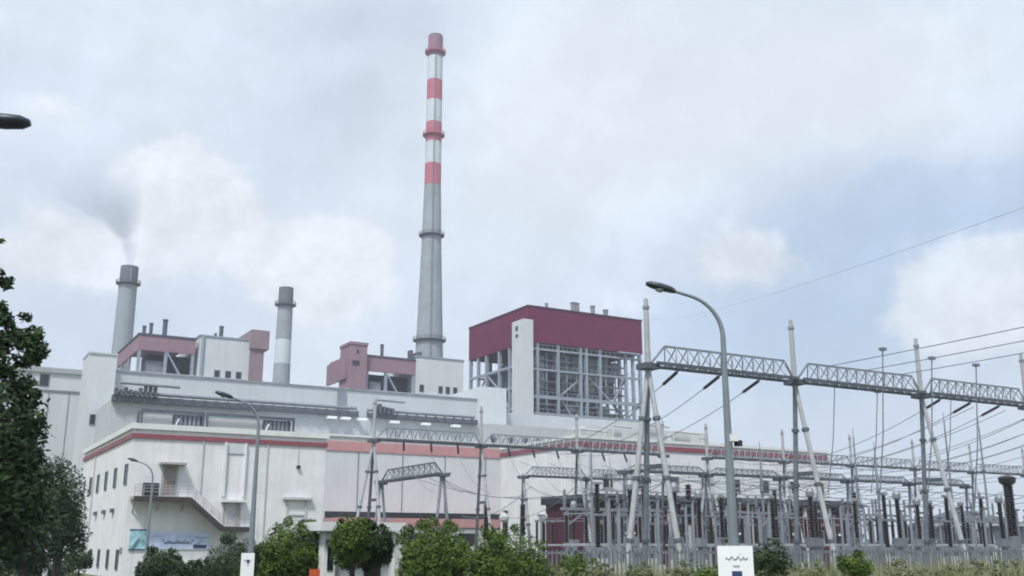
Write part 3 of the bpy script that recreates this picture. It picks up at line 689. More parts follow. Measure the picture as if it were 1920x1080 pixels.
# ------------------------------------------------------------------ steel gantries of the switchyard
def ring(mb, p, d, r, h=.22):
    d = Vector(d).normalized(); p = Vector(p); mb.tube([p-d*h/2, p+d*h/2], r, 10); return mb
def gantry(t, xs, y, zb, ztop, rpost, spread, end_brace=True, brace_dir=-1, truss=1.0, farm='galv_k'):
    for i,x in enumerate(xs):
        apex = Vector((x,y,zb-.2))
        po = t.part('post', MB().tube([(x,y,zb-.4),(x,y,ztop-.5),(x,y,ztop)],[rpost*1.05,rpost*.85,rpost*.7],10), M['galv_l'])
        ring_m = MB(); ring(ring_m,(x,y,ztop-.45),(0,0,1),rpost*1.15,.14)
        t.part('cap_ring', ring_m, M['galv'], parent=po)
        far = Vector((x-.1,y+spread*.35,0)); near = Vector((x+.2,y-spread,0))
        legs = [(far, M[farm]),(near, M['galv_l'])]  # far leg in darker steel than the near one, shade put into its colour
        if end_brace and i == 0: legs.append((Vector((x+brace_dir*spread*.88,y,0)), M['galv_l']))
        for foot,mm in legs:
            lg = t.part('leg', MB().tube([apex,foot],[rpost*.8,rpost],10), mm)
            for f0 in (.22,.47,.72): t.part('flange', ring(MB(), apex.lerp(foot,f0), foot-apex, rpost*1.35, .16), M['galv_d'], parent=lg)
        a = apex.lerp(legs[0][0],.42); b = apex.lerp(legs[1][0],.42)
        t.part('tie_beam', MB().bar(a,b,.16,.22), M['galv_d'])
        t.part('base_cap', MB().box(x-.45,y-.4,zb-.28,x+.45,y+.4,zb+.0), M['galv_d'])
    for xa,xb in zip(xs, xs[1:]):
        w = .5; h = truss
        ch = MB()
        for s in (-w,w): ch.bar((xa+.2,y+s,zb),(xb-.2,y+s,zb),.13,.15)
        x0, x1 = xa+1.1, xb-.7
        tc_ = MB(); tc_.bar((x0,y,zb+h),(x1,y,zb+h),.10,.10); tc_.bar((xa+.25,y,zb+.1),(x0,y,zb+h),.09); tc_.bar((x1,y,zb+h),(xb-.1,y,zb+.1),.09)
        bo = t.part('beam', ch, M['galv_d']); t.part('top_chord', tc_, M['galv'], parent=bo)
        la = MB(); n = 11
        for k in range(n):
            u0 = x0+(x1-x0)*k/n; u1 = x0+(x1-x0)*(k+1)/n; um = (u0+u1)/2
            for s in (-w,w): la.bar((u0,y,zb+h),(um,y+s,zb),.05); la.bar((um,y+s,zb),(u1,y,zb+h),.05)
            la.bar((um,y-w,zb),(um,y+w,zb),.06); la.bar((u0,y-w,zb),(um,y+w,zb),.05)
        t.part('lattice', la, M['galv'], parent=bo)
GR = [30.95,41.0,51.35,61.6,71.9]; GY = 40.0; ZB = 11.85
t = Thing('steel_gantry', 'nearest steel gantry, tall posts and lattice beams crossing the sky on the right', 'gantry', (GR[0],GY,0), 'switchyard gantries')
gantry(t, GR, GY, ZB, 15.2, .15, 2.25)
GA = [33.2,43.55,53.9,64.25]; YA = 81.0
t = Thing('steel_gantry', 'grey steel gantry in front of the pink banded hall, lattice beams between thin posts', 'gantry', (GA[0],YA,0), 'switchyard gantries')
gantry(t, GA, YA, ZB, 15.3, .15, 2.6, farm='galv_d')
GB = [69.9,80.6,91.0,101.5,112.0,122.5]
t = Thing('steel_gantry', 'far grey steel gantry in front of the long annex, right of the street lamp', 'gantry', (GB[0],YA,0), 'switchyard gantries')
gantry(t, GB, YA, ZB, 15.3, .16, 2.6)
# low busbar gantry
la0 = aty(925,893,92); 
t = Thing('steel_gantry', 'low grey busbar gantry standing in front of the hall beside the maroon switch house', 'gantry', (la0.x,92,0), 'switchyard gantries')
LX = [la0.x, la0.x+7.4, la0.x+14.8]
LX = [x for x in LX]
gantry(t, LX, 86.0, la0.z*.97, la0.z*.97+.2, .17, 1.6, False, truss=.9)
# gantry turned across, left of the second post
n0 = aty(830,888,76); f0 = atx(715,905,n0.x)
t = Thing('steel_gantry', 'small cross gantry with a sloping looking lattice beam, left of the thin posts', 'gantry', (n0.x,n0.y,0), 'switchyard gantries')
za = n0.z
for y in (n0.y, f0.y):
    for s in (-1,1): t.part('leg', MB().tube([(n0.x+.1*s,y,za-.2),(n0.x+1.0*s,y,0)],.13,8), M['galv'])
    t.part('base_cap', MB().box(n0.x-.5,y-.35,za-.25,n0.x+.5,y+.35,za), M['galv_d'])
q = MB()
for s in (-.5,.5): q.bar((n0.x+s,n0.y-.4,za),(n0.x+s,f0.y+.4,za),.15)
q.bar((n0.x,n0.y+1.5,za+1),(n0.x,f0.y-1.5,za+1),.12); q.bar((n0.x,n0.y,za),(n0.x,n0.y+1.5,za+1),.1); q.bar((n0.x,f0.y,za),(n0.x,f0.y-1.5,za+1),.1)
bo = t.part('beam', q, M['galv_d']); q = MB(); n = 9; y0, y1 = n0.y+1.5, f0.y-1.5
for k in range(n):
    u0 = y0+(y1-y0)*k/n; u1 = y0+(y1-y0)*(k+1)/n; um = (u0+u1)/2
    for s in (-.5,.5): q.bar((n0.x,u0,za+1),(n0.x+s,um,za),.06); q.bar((n0.x+s,um,za),(n0.x,u1,za+1),.06)
t.part('lattice', q, M['galv'], parent=bo)

GM = [46.5,54.5,62.5,70.5,78.5,86.5]
t = Thing('steel_gantry', 'low grey busbar gantry running through the middle of the switchyard rows', 'gantry', (GM[0],63,0), 'switchyard gantries')
gantry(t, GM, 63.4, 8.6, 8.8, .13, 1.3, False, truss=.5)
# ------------------------------------------------------------------ strings of insulators and conductors
def string(a, b, label):
    a = Vector(a); b = Vector(b); t = Thing('insulator_string', label, 'insulator', tuple(a), 'insulator strings under the gantries')
    d = b-a; n = 12; q = MB()
    for k in range(n):
        p = a.lerp(b,.12+.8*k/n); q.tube([p, p+d*.02, p+d*.045],[.04,.095,.045],10)
    t.part('discs', q, M['ins']); t.part('rod', MB().tube([a,b],.035,6), M['galv_d'])
def line(pts, label, r=.024, group='overhead conductors', drops=()):
    q = MB().tube(pts, r, 5); o = q.build('power_line', M['wire'], origin=tuple(pts[0])); tag(o, label, 'power line', group); return o
bays = list(zip(GR, GR[1:]))
words = ['left','middle','right']
nb = ['first','second','third','fourth']
for bi,(xa,xb) in enumerate(bays):
    for k in range(3):
        x = xa+(xb-xa)*(.22+.28*k)
        if bi in (0,2,3):      # towards the hall
            tgt = (GA[bi]+10.35*(.22+.28*k) if bi<1 else GB[min(bi-2+0,2)]+10.4*(.22+.28*k), YA, ZB-.1)
            if bi==0: tgt = (GA[1]+10.35*(.22+.28*k), YA, ZB-.1)
            P = sag((x,GY+.3,ZB-.1), tgt, 1.9, 26)
            string(P[0], P[1]*.5+P[2]*.5, f'dark insulator string, {words[k]} one under the {nb[bi]} beam of the nearest gantry')
            line(P[1:], f'sagging wire, {words[k]} one from the {nb[bi]} beam of the nearest gantry', .022)
        if bi in (1,3):        # towards the viewer, over the fence
            tops = {1:(12.6,13.3,12.6),3:(12,12,12)}[bi]
            P = sag((x,GY-.3,ZB+.9), (x,-6,ZB+2.1), .35, 18)
            line(P, f'overhead wire towards the viewer, {words[k]} one above the {nb[bi]} beam', .024)
# high shield wire, faint, crossing the right part of the sky
line(sag((209.2,274,79), atd(2060,338,60), 2.5, 30), 'thin high wire crossing the blue patch of sky on the right', .013)
for xa,xb in zip(GA,GA[1:]):
    for k in range(3):
        x = xa+10.35*(.25+.25*k)
        string((x,YA-.4,ZB-.1),(x-.5,YA-1.6,ZB-1.1), f'{words[k]} insulator string under the {words[GA.index(xa)]} beam before the pink banded hall')
        line([(x-.5,YA-1.6,ZB-1.1)]+sag((x-.6,YA-1.7,ZB-1.2),(x-.2,YA-7,7.2),.7,8), f'{words[k]} slack jumper wire down from the {words[GA.index(xa)]} beam before the pink banded hall', .02)
for k in range(3):
    line(sag((n0.x+.2,n0.y+1+2*k,za-.2),(GA[1]+3+2.5*k,YA-3,7.4),.8,14), f'{("lower","middle","upper")[k]} slack conductor from the small cross gantry to the busbars', .024)
for i in range(12):
    x = GM[0]+1.2+i*3.2
    line(sag((x,63.2,8.5),(x+rnd.uniform(-.5,.5),YA,ZB-1.3 if x<64 or x>70 else 9.5),.8,10), f'slack wire from the middle busbar gantry to the far gantry, {("first","second","third","fourth","fifth","sixth","seventh","eighth","ninth","tenth","eleventh","twelfth")[i]} from left', .02, 'slack wires over the yard')
    if i > 2: line(sag((x,63.2,8.5),(x-.6,GY+.4,ZB-.4),.9,12), f'slack wire from the middle busbar gantry to the nearest gantry, {("","","","first","second","third","fourth","fifth","sixth","seventh","eighth","ninth")[i]} from left', .02, 'slack wires over the yard')
# droppers from the overhead lines to the yard
dro = [(1655,655,1682,985),(1747,672,1765,960),(1830,685,1850,990),(1565,722,1572,930),(1645,735,1664,930),(1783,742,1790,920)]
for k,(ax_,ay_,bx_,by_) in enumerate(dro):
    y = 33.5 if k<3 else 44.0
    a = aty(ax_,ay_,y); z1_ = aty(bx_,by_,y+3).z
    q = MB().tube([a,(a.x-.05,y+.4,(a.z+z1_)/2),(a.x,y+1.2,z1_)],[.03]*3,6); q.box(a.x-.16,y-.12,a.z-.06,a.x+.16,y+.12,a.z+.08)
    tag(q.build('dropper_cable', M['wire'], origin=tuple(a)), ['vertical dropper on the left overhead line right of the second gantry post','vertical dropper on the middle overhead line beside the third gantry post','vertical dropper on the right overhead line, farthest right','vertical dropper under the second bay, nearest the second gantry post','vertical dropper under the middle of the second bay','vertical dropper under the third bay beam'][k], 'cable', 'dropper cables')

# ------------------------------------------------------------------ switchyard apparatus
def shed_profile(z0, z1, r0, r1, n):
    P = [(r0*.8,z0)]; dz = (z1-z0)/n
    for k in range(n): z = z0+dz*k; P += [(r0,z+dz*.25),(r1,z+dz*.5),(r0,z+dz*.8)]
    P.append((r0*.8,z1)); return P
def support(t, x, y, h, r=.13, m='galv'):
    t.part('support', MB().tube([(x,y,0),(x,y,h)],r,8).box(x-.3,y-.3,0,x+.3,y+.3,.12).box(x-.25,y-.25,h,x+.25,y+.25,h+.08), M[m])
protos = {}
def proto_post():
    t = Thing('post_insulator', '-', 'insulator', (0,0,0), 'post insulators in the switchyard'); support(t,0,0,3.4)
    t.part('insulator', MB()._lathe(0,0,shed_profile(3.48,5.6,.09,.19,12),10), M['ins']); t.part('cap', MB()._lathe(0,0,[(.1,5.6),(.16,5.65),(.16,5.8),(.05,5.85)],8), M['galv']); return t
def proto_ct():
    t = Thing('current_transformer', '-', 'transformer', (0,0,0), 'current transformers in the switchyard'); support(t,0,0,2.9,.17)
    t.part('tank', MB().box(-.3,-.3,2.98,.3,.3,3.5), M['galv']); t.part('insulator', MB()._lathe(0,0,shed_profile(3.5,5.8,.12,.2,14),12), M['ins'])
    t.part('head', MB()._lathe(0,0,[(.16,5.8),(.25,5.9),(.26,6.15),(.18,6.35),(.05,6.4)],12), M['galv']); return t
def proto_breaker():
    t = Thing('circuit_breaker', '-', 'circuit breaker', (0,0,0), 'circuit breakers in the switchyard'); support(t,-.5,0,2.6); support(t,.5,0,2.6)
    t.part('cabinet', MB().box(-.45,-.5,.8,.45,-.15,2.3), M['cab']); t.part('base_frame', MB().box(-.7,-.25,2.68,.7,.25,2.95), M['galv'])
    t.part('insulator', MB()._lathe(0,0,shed_profile(2.95,4.7,.13,.22,11),12), M['ins']); t.part('interrupter', MB()._lathe(0,0,shed_profile(4.85,6.5,.12,.2,11),12), M['ins'])
    t.part('terminal', MB().box(-.45,-.1,4.7,.45,.1,4.85), M['galv']); t.part('terminal', MB().box(-.22,-.22,6.5,.22,.22,6.62), M['galv']); return t
def proto_switch():
    t = Thing('disconnect_switch', '-', 'switch', (0,0,0), 'disconnect switches in the switchyard')
    support(t,-1.2,0,2.9); support(t,1.2,0,2.9)
    t.part('crossbeam', MB().box(-1.7,-.12,3.02,1.7,.12,3.18), M['galv_l'])
    for x in (-1.5,0,1.5): t.part('insulator', MB()._lathe(x,0,shed_profile(3.2,4.9,.09,.18,10),10), M['ins'])
    t.part('blade', MB().tube([(-1.5,0,5.0),(1.5,0,5.0)],.06,6).box(-1.65,-.1,4.9,-1.35,.1,5.1).box(1.35,-.1,4.9,1.65,.1,5.1).box(-.12,-.1,4.9,.12,.1,5.1), M['galv'])
    t.part('drive_rod', MB().tube([(1.2,-.2,.9),(1.2,-.2,3)],.04,6).box(1.0,-.4,.9,1.4,-.15,1.5), M['cab']); return t
def proto_portal():
    t = Thing('busbar_support', '-', 'frame', (0,0,0), 'busbar supports in the switchyard')
    for x in (-1.6,1.6): t.part('post', MB().tube([(x,0,0),(x,0,5.4)],.12,8), M['galv'])
    t.part('crossbeam', MB().box(-2.1,-.1,5.45,2.1,.1,5.65), M['galv'])
    for x in (-1.8,0,1.8): t.part('insulator', MB()._lathe(x,0,shed_profile(5.65,6.9,.08,.16,8),10), M['insg'])
    t.part('brace', MB().bar((-1.6,0,4.4),(0,0,5.4),.08).bar((1.6,0,4.4),(0,0,5.4),.08), M['galv']); return t
kinds = {'p':proto_post,'c':proto_ct,'b':proto_breaker,'s':proto_switch,'o':proto_portal}
ordi = ['first','second','third','fourth','fifth','sixth','seventh','eighth','ninth','tenth','eleventh','twelfth','thirteenth','fourteenth','fifteenth','sixteenth','seventeenth','eighteenth']
desc = {'p':'dark post insulator','c':'grey headed current transformer','b':'two stage dark breaker','s':'three insulator disconnect switch','o':'pale portal frame'}
rows = [('row nearest the fence',44.2,32.4,3.45,12,'c','p'),('second row from the fence',49.5,34.5,3.45,13,'b','c'),('middle row of the yard',55.5,37.5,4.4,12,'s','s'),
        ('fourth row from the fence',61,41.0,4.6,12,'o','p'),('fifth row from the fence',66.5,44,3.7,14,'p','b'),('row by the switch house',72.5,46,4.4,13,'s','o')]
for rn,y,x0,dx,n,ka,kb in rows:
    cnt = {}
    for i in range(n):
        k = ka if i%3 != 2 else kb
        if rnd.random() < .1: k = rnd.choice('pcb')
        loc = (x0+dx*i+rnd.uniform(-.25,.25), y+rnd.uniform(-.3,.3), 0)
        cnt[k] = cnt.get(k,-1)+1
        lab = f'{desc[k]}, {ordi[cnt[k]]} such from the left in the {rn}'
        if k not in protos:
            protos[k] = kinds[k](); protos[k].o.location = loc; protos[k].o['label'] = lab
        else: dup(protos[k].o, loc, lab)
for k,(px,py,yy) in enumerate(((1600,820,70),(1770,790,66),(1640,850,58),(1835,800,64),(1425,850,62),(1108,850,60))):
    a = aty(px,py,yy); t = Thing('lightning_mast', ('thin mast right of the long annex','thin mast beside the third near gantry post','shorter thin mast right of the long annex','thin mast far right before the low dark store','thin mast just right of the street lamp','thin mast left of the nearest gantry post')[k], 'mast', (a.x,yy,0), 'thin masts in the switchyard')
    t.part('shaft', MB().tube([(a.x,yy,0),(a.x,yy,a.z*.7),(a.x,yy,a.z)],[.13,.1,.07],8), M['galv']); t.part('tip', MB().tube([(a.x,yy,a.z),(a.x,yy,a.z+.9)],.025,6), M['galv_d'])
    t.part('collar', ring(MB(),(a.x,yy,a.z*.7),(0,0,1),.16,.2), M['galv_d'])
pp = None
for i in range(64):
    rn_ = i%4; x = (34,38,43,46)[rn_]+ (i//4)*2.9+rnd.uniform(-.6,.6); y = (47,53,64,75)[rn_]+rnd.uniform(-.5,.5)
    lab = f'slim pale yard post, {ordi[i//4]} from the left in the {("front","second","third","rear")[rn_]} line of posts'
    if pp is None:
        pp = Thing('yard_post', lab, 'post', (x,y,0), 'slim yard posts')
        pp.part('shaft', MB().tube([(x,y,0),(x,y,5.6)],.09,7), M['msteel']); pp.part('bracket', MB().box(x-.35,y-.07,5.5,x+.35,y+.07,5.62), M['galv_d'])
        pp.part('box', MB().box(x-.22,y-.3,1.3,x+.22,y-.09,2.0), M['cab'])
    else: dup(pp.o, (x,y,0), lab)
# busbars strung along the rows
for (rn,y,x0,dx,n,ka,kb),z in zip(rows,(6.75,6.9,5.1,7.0,6.9,5.15)):
    if y in (44.2,): continue
    P = []
    for i in range(n): P += sag((x0+dx*i,y,z),(x0+dx*(i+1),y,z),.12,4)[:-1]
    line(P, f'bare wire strung along the {rn}', .03, 'conductors strung along the rows')
# cross connections between the rows
for i in range(10):
    x = 35.5+i*3.6
    line(sag((x,44.3,6.6),(x+.6,50,6.8),.5,6)[:]+sag((x+.6,50,6.8),(x+1.2,61,7.0),.9,8)[1:]+sag((x+1.2,61,7.0),(x+1.8,72.5,5.3),.8,8)[1:], f'slack cross connection over the rows, {ordi[i]} from the left', .022, 'slack cross connections')
# the tall dark breaker column at the right edge
p = aty(1900,1000,46)
t = Thing('circuit_breaker', 'tall fat dark breaker column with wide head at the right edge', 'circuit breaker', (p.x,46,0), 'circuit breakers in the switchyard')
t.part('support', MB().box(p.x-.35,45.7,0,p.x+.35,46.3,3.7), M['galv'])
for dx in (-.24,.24): t.part('insulator', MB()._lathe(p.x+dx,46,shed_profile(3.7,7.2,.15,.24,17),12), M['ins'])
t.part('head', MB()._lathe(p.x,46,[(.3,7.2),(.55,7.4),(.6,7.75),(.3,7.9)],12), M['ins'])
# slim dark arresters in front of the pink banded hall
for k,(px,py,yy) in enumerate(((912,945,84),(980,945,84),(948,957,84),(1290,908,60),(1018,980,80))):
    a = aty(px,py,yy); t = Thing('surge_arrester', f'slim black surge arrester, {ordi[k]} from the left before the hall' if k in (0,1,2) else ('thick black arrester standing between the nearest gantry and the street lamp' if k==3 else 'slim black surge arrester at the left corner of the maroon switch house'), 'arrester', (a.x,yy,0), 'surge arresters')
    r = .2 if k!=3 else .17
    t.part('support', MB().tube([(a.x,yy,0),(a.x,yy,a.z-2.9)],.13,8), M['galv_l']); t.part('insulator', MB()._lathe(a.x,yy,shed_profile(a.z-2.9,a.z,r,r*1.7,14),10), M['ins'])
# ball topped voltage transformers
for k,(px,py) in enumerate(((945,970),(1018,968))):
    a = aty(px,py,80); t = Thing('voltage_transformer', ('left','right')[k]+' of two slim columns with a pale ball head before the hall', 'transformer', (a.x,80,0), 'ball headed voltage transformers')
    t.part('support', MB().tube([(a.x,80,0),(a.x,80,a.z-2.2)],.13,8), M['galv_l']); t.part('insulator', MB()._lathe(a.x,80,shed_profile(a.z-2.2,a.z-.5,.1,.2,9),10), M['ins'])
    t.part('head', MB()._lathe(a.x,80,[(.1,a.z-.5),(.4,a.z-.25),(.45,a.z),(.3,a.z+.3),(.05,a.z+.42)],12), M['cab'])

# ------------------------------------------------------------------ fence
FY = 33.0
t = Thing('palisade_fence', 'grey palisade fence with vertical bars in front of the switchyard', 'fence', (19,FY,1.6))
for k in range(13):
    x = 19+k*2.8; t.part('post', MB().box(x-.06,FY-.06,1.3,x+.06,FY+.06,2.95), M['galv'])
t.part('rail', MB().box(19,FY-.1,2.72,52.6,FY-.06,2.8), M['galv']); t.part('rail', MB().box(19,FY-.1,1.85,52.6,FY-.06,1.93), M['galv'])
q = MB()
for k in range(170):
    x = 19.1+k*.197; h = 2.86+rnd.uniform(-.02,.02); q.box(x,FY-.13,1.55,x+.055,FY-.1,h)
t.part('bars', q, M['galv_k'], stuff=True)

# ------------------------------------------------------------------ street lamps
def lamp(p, d, label, H, ang=72, tilt=1.0):
    p = Vector((p[0],p[1],0)); d = Vector((d[0],d[1],0)).normalized()
    t = Thing('street_lamp', label, 'street lamp', (p.x,p.y,0), 'curved street lamps')
    t.part('pole', MB().tube([p,p+Vector((0,0,1.2)),p+Vector((0,0,H-1.3))],[.15,.135,.062],12), M['lamp'])
    t.part('base_box', MB().box(p.x-.22,p.y-.22,0,p.x+.22,p.y+.22,.3), M['concrete'])
    A = []
    for k in range(11):
        u = k/10*R(ang); rr_ = 1.05
        A.append(p + d*(rr_*(1-math.cos(u))*1.0) + Vector((0,0,H-1.3+rr_*math.sin(u))))
    e = A[-1]; A.append(e + d*.34 + Vector((0,0,.115*tilt)))
    t.part('arm', MB().tube(A,[.06-.002*k for k in range(12)],10), M['lamp'])
    e = A[-1]; s = d.cross(Vector((0,0,1)))
    q = MB(); sec = [(0,.07,.07,0),(.10,.13,.10,.03),(.35,.18,.12,.10),(.58,.17,.10,.165),(.70,.08,.05,.20)]
    n0_ = len(q.v); K = 10
    for (u,wd,ht,dz) in sec:
        for j in range(K):
            a = 2*math.pi*j/K; q.v.append(tuple(e + d*u + s*(wd*math.cos(a)) + Vector((0,0,dz*tilt+ht*math.sin(a)*(1.0 if math.sin(a)>0 else .6)))))
    for i in range(len(sec)-1):
        for j in range(K): q.f.append((n0_+i*K+j,n0_+i*K+(j+1)%K,n0_+(i+1)*K+(j+1)%K,n0_+(i+1)*K+j))
    q.f.append(tuple(n0_+j for j in range(K))); q.f.append(tuple(n0_+(len(sec)-1)*K+j for j in range(K)))
    ho = t.part('lamp_head', q, M['lamphead'], smooth=True)
    q = MB(); c = e + d*.36 + Vector((0,0,.03)); q.tube([c+Vector((0,0,.03)),c,c+Vector((0,0,-.04))],[.13,.12,.04],10); t.part('lens', q, M['lens'], parent=ho)
    return t
lamp(atd(1379,1080,24), (-.83,.56), 'tall curved street lamp on the right with a white sign on its pole', 9.1)
lamp(atd(470,1040,42), (-.97,.24), 'curved street lamp before the white annex, narrow white sign low on its pole', 8.95)
lamp(atd(275,1030,76), (-.97,.16), 'distant curved street lamp in front of the annex landing', 8.9)
hp_ = atd(52,235,14.5); dv = Vector((.93,-.36,0)).normalized(); lp = hp_ - dv*2.03
lamp((lp.x,lp.y,0), dv, 'street lamp at the upper left edge, only its dark head in view', hp_.z+.25, 88, .1)
cp_ = atd(1374,828,24); t = Thing('security_camera', 'small white and dark camera fixed halfway up the right lamp pole', 'camera', tuple(cp_))
t.part('housing', MB().box(cp_.x-.10,cp_.y-.12,cp_.z,cp_.x+.06,cp_.y+.05,cp_.z+.16), M['wpaint']); t.part('lens_hood', MB().box(cp_.x+.06,cp_.y-.1,cp_.z-.1,cp_.x+.2,cp_.y+.03,cp_.z+.03), M['black'])

def sign(t_name, c, wdt, z0, z1, label, seed, navy):
    c = Vector(c); f = Vector((c.x,c.y,0)).normalized(); s = Vector((f.y,-f.x,0)); c2 = Vector((c.x,c.y,0)) - f*.2
    t = Thing(t_name, label, 'sign', (c2.x,c2.y,0), 'white signs on lamp poles')
    P = lambda u, z, o=0: tuple(c2 + s*u - f*o + Vector((0,0,z)))
    t.part('board', MB().bar(P(0,z0),P(0,z1),wdt,.04,tuple(f)), M['wpaint'])
    t.part('bracket', MB().bar(P(0,z1-.2,-.02),P(0,z1-.2,-.2),.05).bar(P(0,z0+.2,-.02),P(0,z0+.2,-.2),.05), M['galv'])
    q = MB(); r = random.Random(seed); h = wdt*.17
    script_marks(q, -wdt*.28, wdt*.26, z1-(z1-z0)*.30, h, lambda a,b: P(a,b,.028), seed); script_marks(q, -wdt*.07, wdt*.1, z1-(z1-z0)*.46, h*.6, lambda a,b: P(a,b,.028), seed+1); t.part('lettering', q, M['ink'], stuff=True)
    q = MB(); q.bar(P(navy[0],navy[2],.03),P(navy[0],navy[3],.03),navy[1],.015,tuple(f)); t.part('print', q, M['navy'])
    return t
c = atd(1379,1050,24); sign('pole_sign', c, .77, 2.02, 3.01, 'large white sign with grey script and a navy block on the right lamp pole', 11, (.02,.22,2.1,2.47))
c = atd(464,1058,41.8); sign('pole_sign', c, .5, 1.75, 2.75, 'narrow white sign with a small dark mark on the left lamp pole', 21, (.02,.10,2.38,2.5))

# floodlights on the right lamp pole
# ------------------------------------------------------------------ gatehouse
b0 = atd(606,1060,32); b1 = atd(740,1060,33)
ux = (b1-b0); ux.z = 0; LEN = ux.length; ux.normalize(); uy = Vector((-ux.y,ux.x,0))
t = Thing('gatehouse', 'small white gatehouse with a flat roof slab half hidden behind the clipped trees', 'gatehouse', (b0.x,b0.y,0))
def ob(u0,v0,z0,u1,v1,z1):
    q = MB(); b = Vector((b0.x,b0.y,0))
    P = [b+ux*u+uy*v for u,v in ((u0,v0),(u1,v0),(u1,v1),(u0,v1))]
    n = 0; q.v = [(p.x,p.y,z0) for p in P]+[(p.x,p.y,z1) for p in P]
    q.f = [(0,3,2,1),(4,5,6,7),(0,1,5,4),(1,2,6,5),(2,3,7,6),(3,0,4,7)]; return q
t.part('wall', ob(.38,.25,0,LEN-.1,2.4,3.4), M['grey2']); t.part('pillar', ob(0,0,0,.38,.4,3.45), M['wpaint']); t.part('pillar', ob(LEN-.1,0,0,LEN,.3,3.45), M['wpaint'])
t.part('roof_slab', ob(-.25,-.3,3.45,LEN+.2,2.7,3.72), M['cream'])
w = t.part('window', ob(.12,-.03,2.3,.3,.0,3.0), M['glass'], label='narrow dark slot in the pillar'); t.part('window', ob(1.45,.2,1.0,2.0,.25,3.1), M['glass'])
t.part('lamp_box', ob(.05,-.12,3.05,.2,0,3.2), M['dsteel'])
p = atd(590,1074,31); tag(MB().box(p.x-.14,p.y-.05,1.6,p.x+.14,p.y+.05,2.36).box(p.x-.04,p.y+.05,0,p.x+.04,p.y+.1,2.3).build('warning_board', M['orange'], origin=(p.x,p.y,0)), 'orange red board on a post at the left side of the white gatehouse', 'sign')

# ------------------------------------------------------------------ trees, hedges, grass
def leaves(blobs, n, size, r, squash=1.0, inner=.55):
    q = MB(); w = [b[3]**2 for b in blobs]
    for _ in range(n):
        bx,by,bz,br = r.choices(blobs, w)[0]
        while True:
            v = Vector((r.uniform(-1,1),r.uniform(-1,1),r.uniform(-1,1)))
            if .01 < v.length <= 1: break
        v.normalize(); rad_ = br*(inner+(1.06-inner)*r.random()**.6)*(1+.10*math.sin(v.x*7+bx)*math.cos(v.y*6+bz)+.08*math.sin(v.z*11+v.x*9))
        p = Vector((bx,by,bz))+Vector((v.x,v.y,v.z*squash))*rad_
        a = Vector((r.uniform(-1,1),r.uniform(-1,1),r.uniform(-.6,.6))).normalized()
        nn = (v*.8+Vector((r.uniform(-1,1),r.uniform(-1,1),r.uniform(-.2,1)))).normalized()
        a = (a-nn*a.dot(nn)).normalized(); b = nn.cross(a); s = size*r.uniform(.6,1.35)
        q.quad(p-a*s, p-b*s*.42+a*s*.1, p+a*s, p+b*s*.42+a*s*.1)
    return q
def tree(name, p, blobs, label, cat, n, size, lm, trunk=None, group=None, seed=1, inner=.55, squash=1.0):
    r = random.Random(seed); p = Vector((p[0],p[1],p[2] if len(p)>2 else 0))
    t = Thing(name, label, cat, tuple(p), group)
    B = [(p.x+b[0],p.y+b[1],b[2],b[3]) for b in blobs]
    if trunk:
        q = MB(); top = trunk[1]; q.tube([p,(p.x+.05,p.y,top*.5+p.z*.5),(p.x,p.y,top)],[trunk[0],trunk[0]*.8,trunk[0]*.6],9)
        for b in B[:6]: q.tube([(p.x,p.y,top-.1),((p.x+b[0])/2,(p.y+b[1])/2,(top+b[2])/2+.1),(b[0],b[1],b[2])],[trunk[0]*.5,trunk[0]*.3,trunk[0]*.12],6)
        t.part('trunk', q, M['bark'])
    t.part('crown', leaves(B,n,size,r,squash,inner), M[lm])
    return t
def ball(rad_, z, r, k=7, spread=.5):
    out = [(0,0,z,rad_*.9)]
    for i in range(k):
        a = 2*math.pi*i/k+r.random(); out.append((math.cos(a)*rad_*spread,math.sin(a)*rad_*spread,z+r.uniform(-.4,.3)*rad_,rad_*r.uniform(.40,.54)))
    for i in range(14):
        a = r.uniform(0,6.28); e = r.uniform(-.5,1.3); q = rad_*r.uniform(.92,1.06)
        out.append((math.cos(a)*math.cos(e)*q,math.sin(a)*math.cos(e)*q,z+math.sin(e)*q,rad_*r.uniform(.10,.2)))
    return out
CG = 'clipped trees along the verge'
tt = [ # px centre, px top, px half width, distance, label, kind, trunk
 (302,1026,42,36,'small dark round clipped bush under the blue banner, leftmost','leaf_d'),
 (362,1050,26,37,'lowest dark bush between the round bush and the lamp pole','leaf_d'),
 (440,1005,62,47,'wide dark bush behind the left lamp pole','leaf_d'),
 (400,1046,34,44,'low dark bush just left of the narrow white pole sign','leaf_d'),
 (506,1018,44,49,'rounded dark bush just right of the narrow white pole sign','leaf_d'),
 (552,975,62,33,'tall green bush leaning on the left of the white gatehouse','leaf_g'),
 (660,966,40,31,'bright topped tree with bare trunk in front of the gatehouse','leaf_g'),
 (702,980,36,31.4,'darker tree with trunk on the right of the gatehouse','leaf_d'),
 (818,972,66,30,'round green clipped tree right of the gatehouse','leaf_g'),
 (950,986,78,29,'largest round green clipped tree beside the fence','leaf_g')]
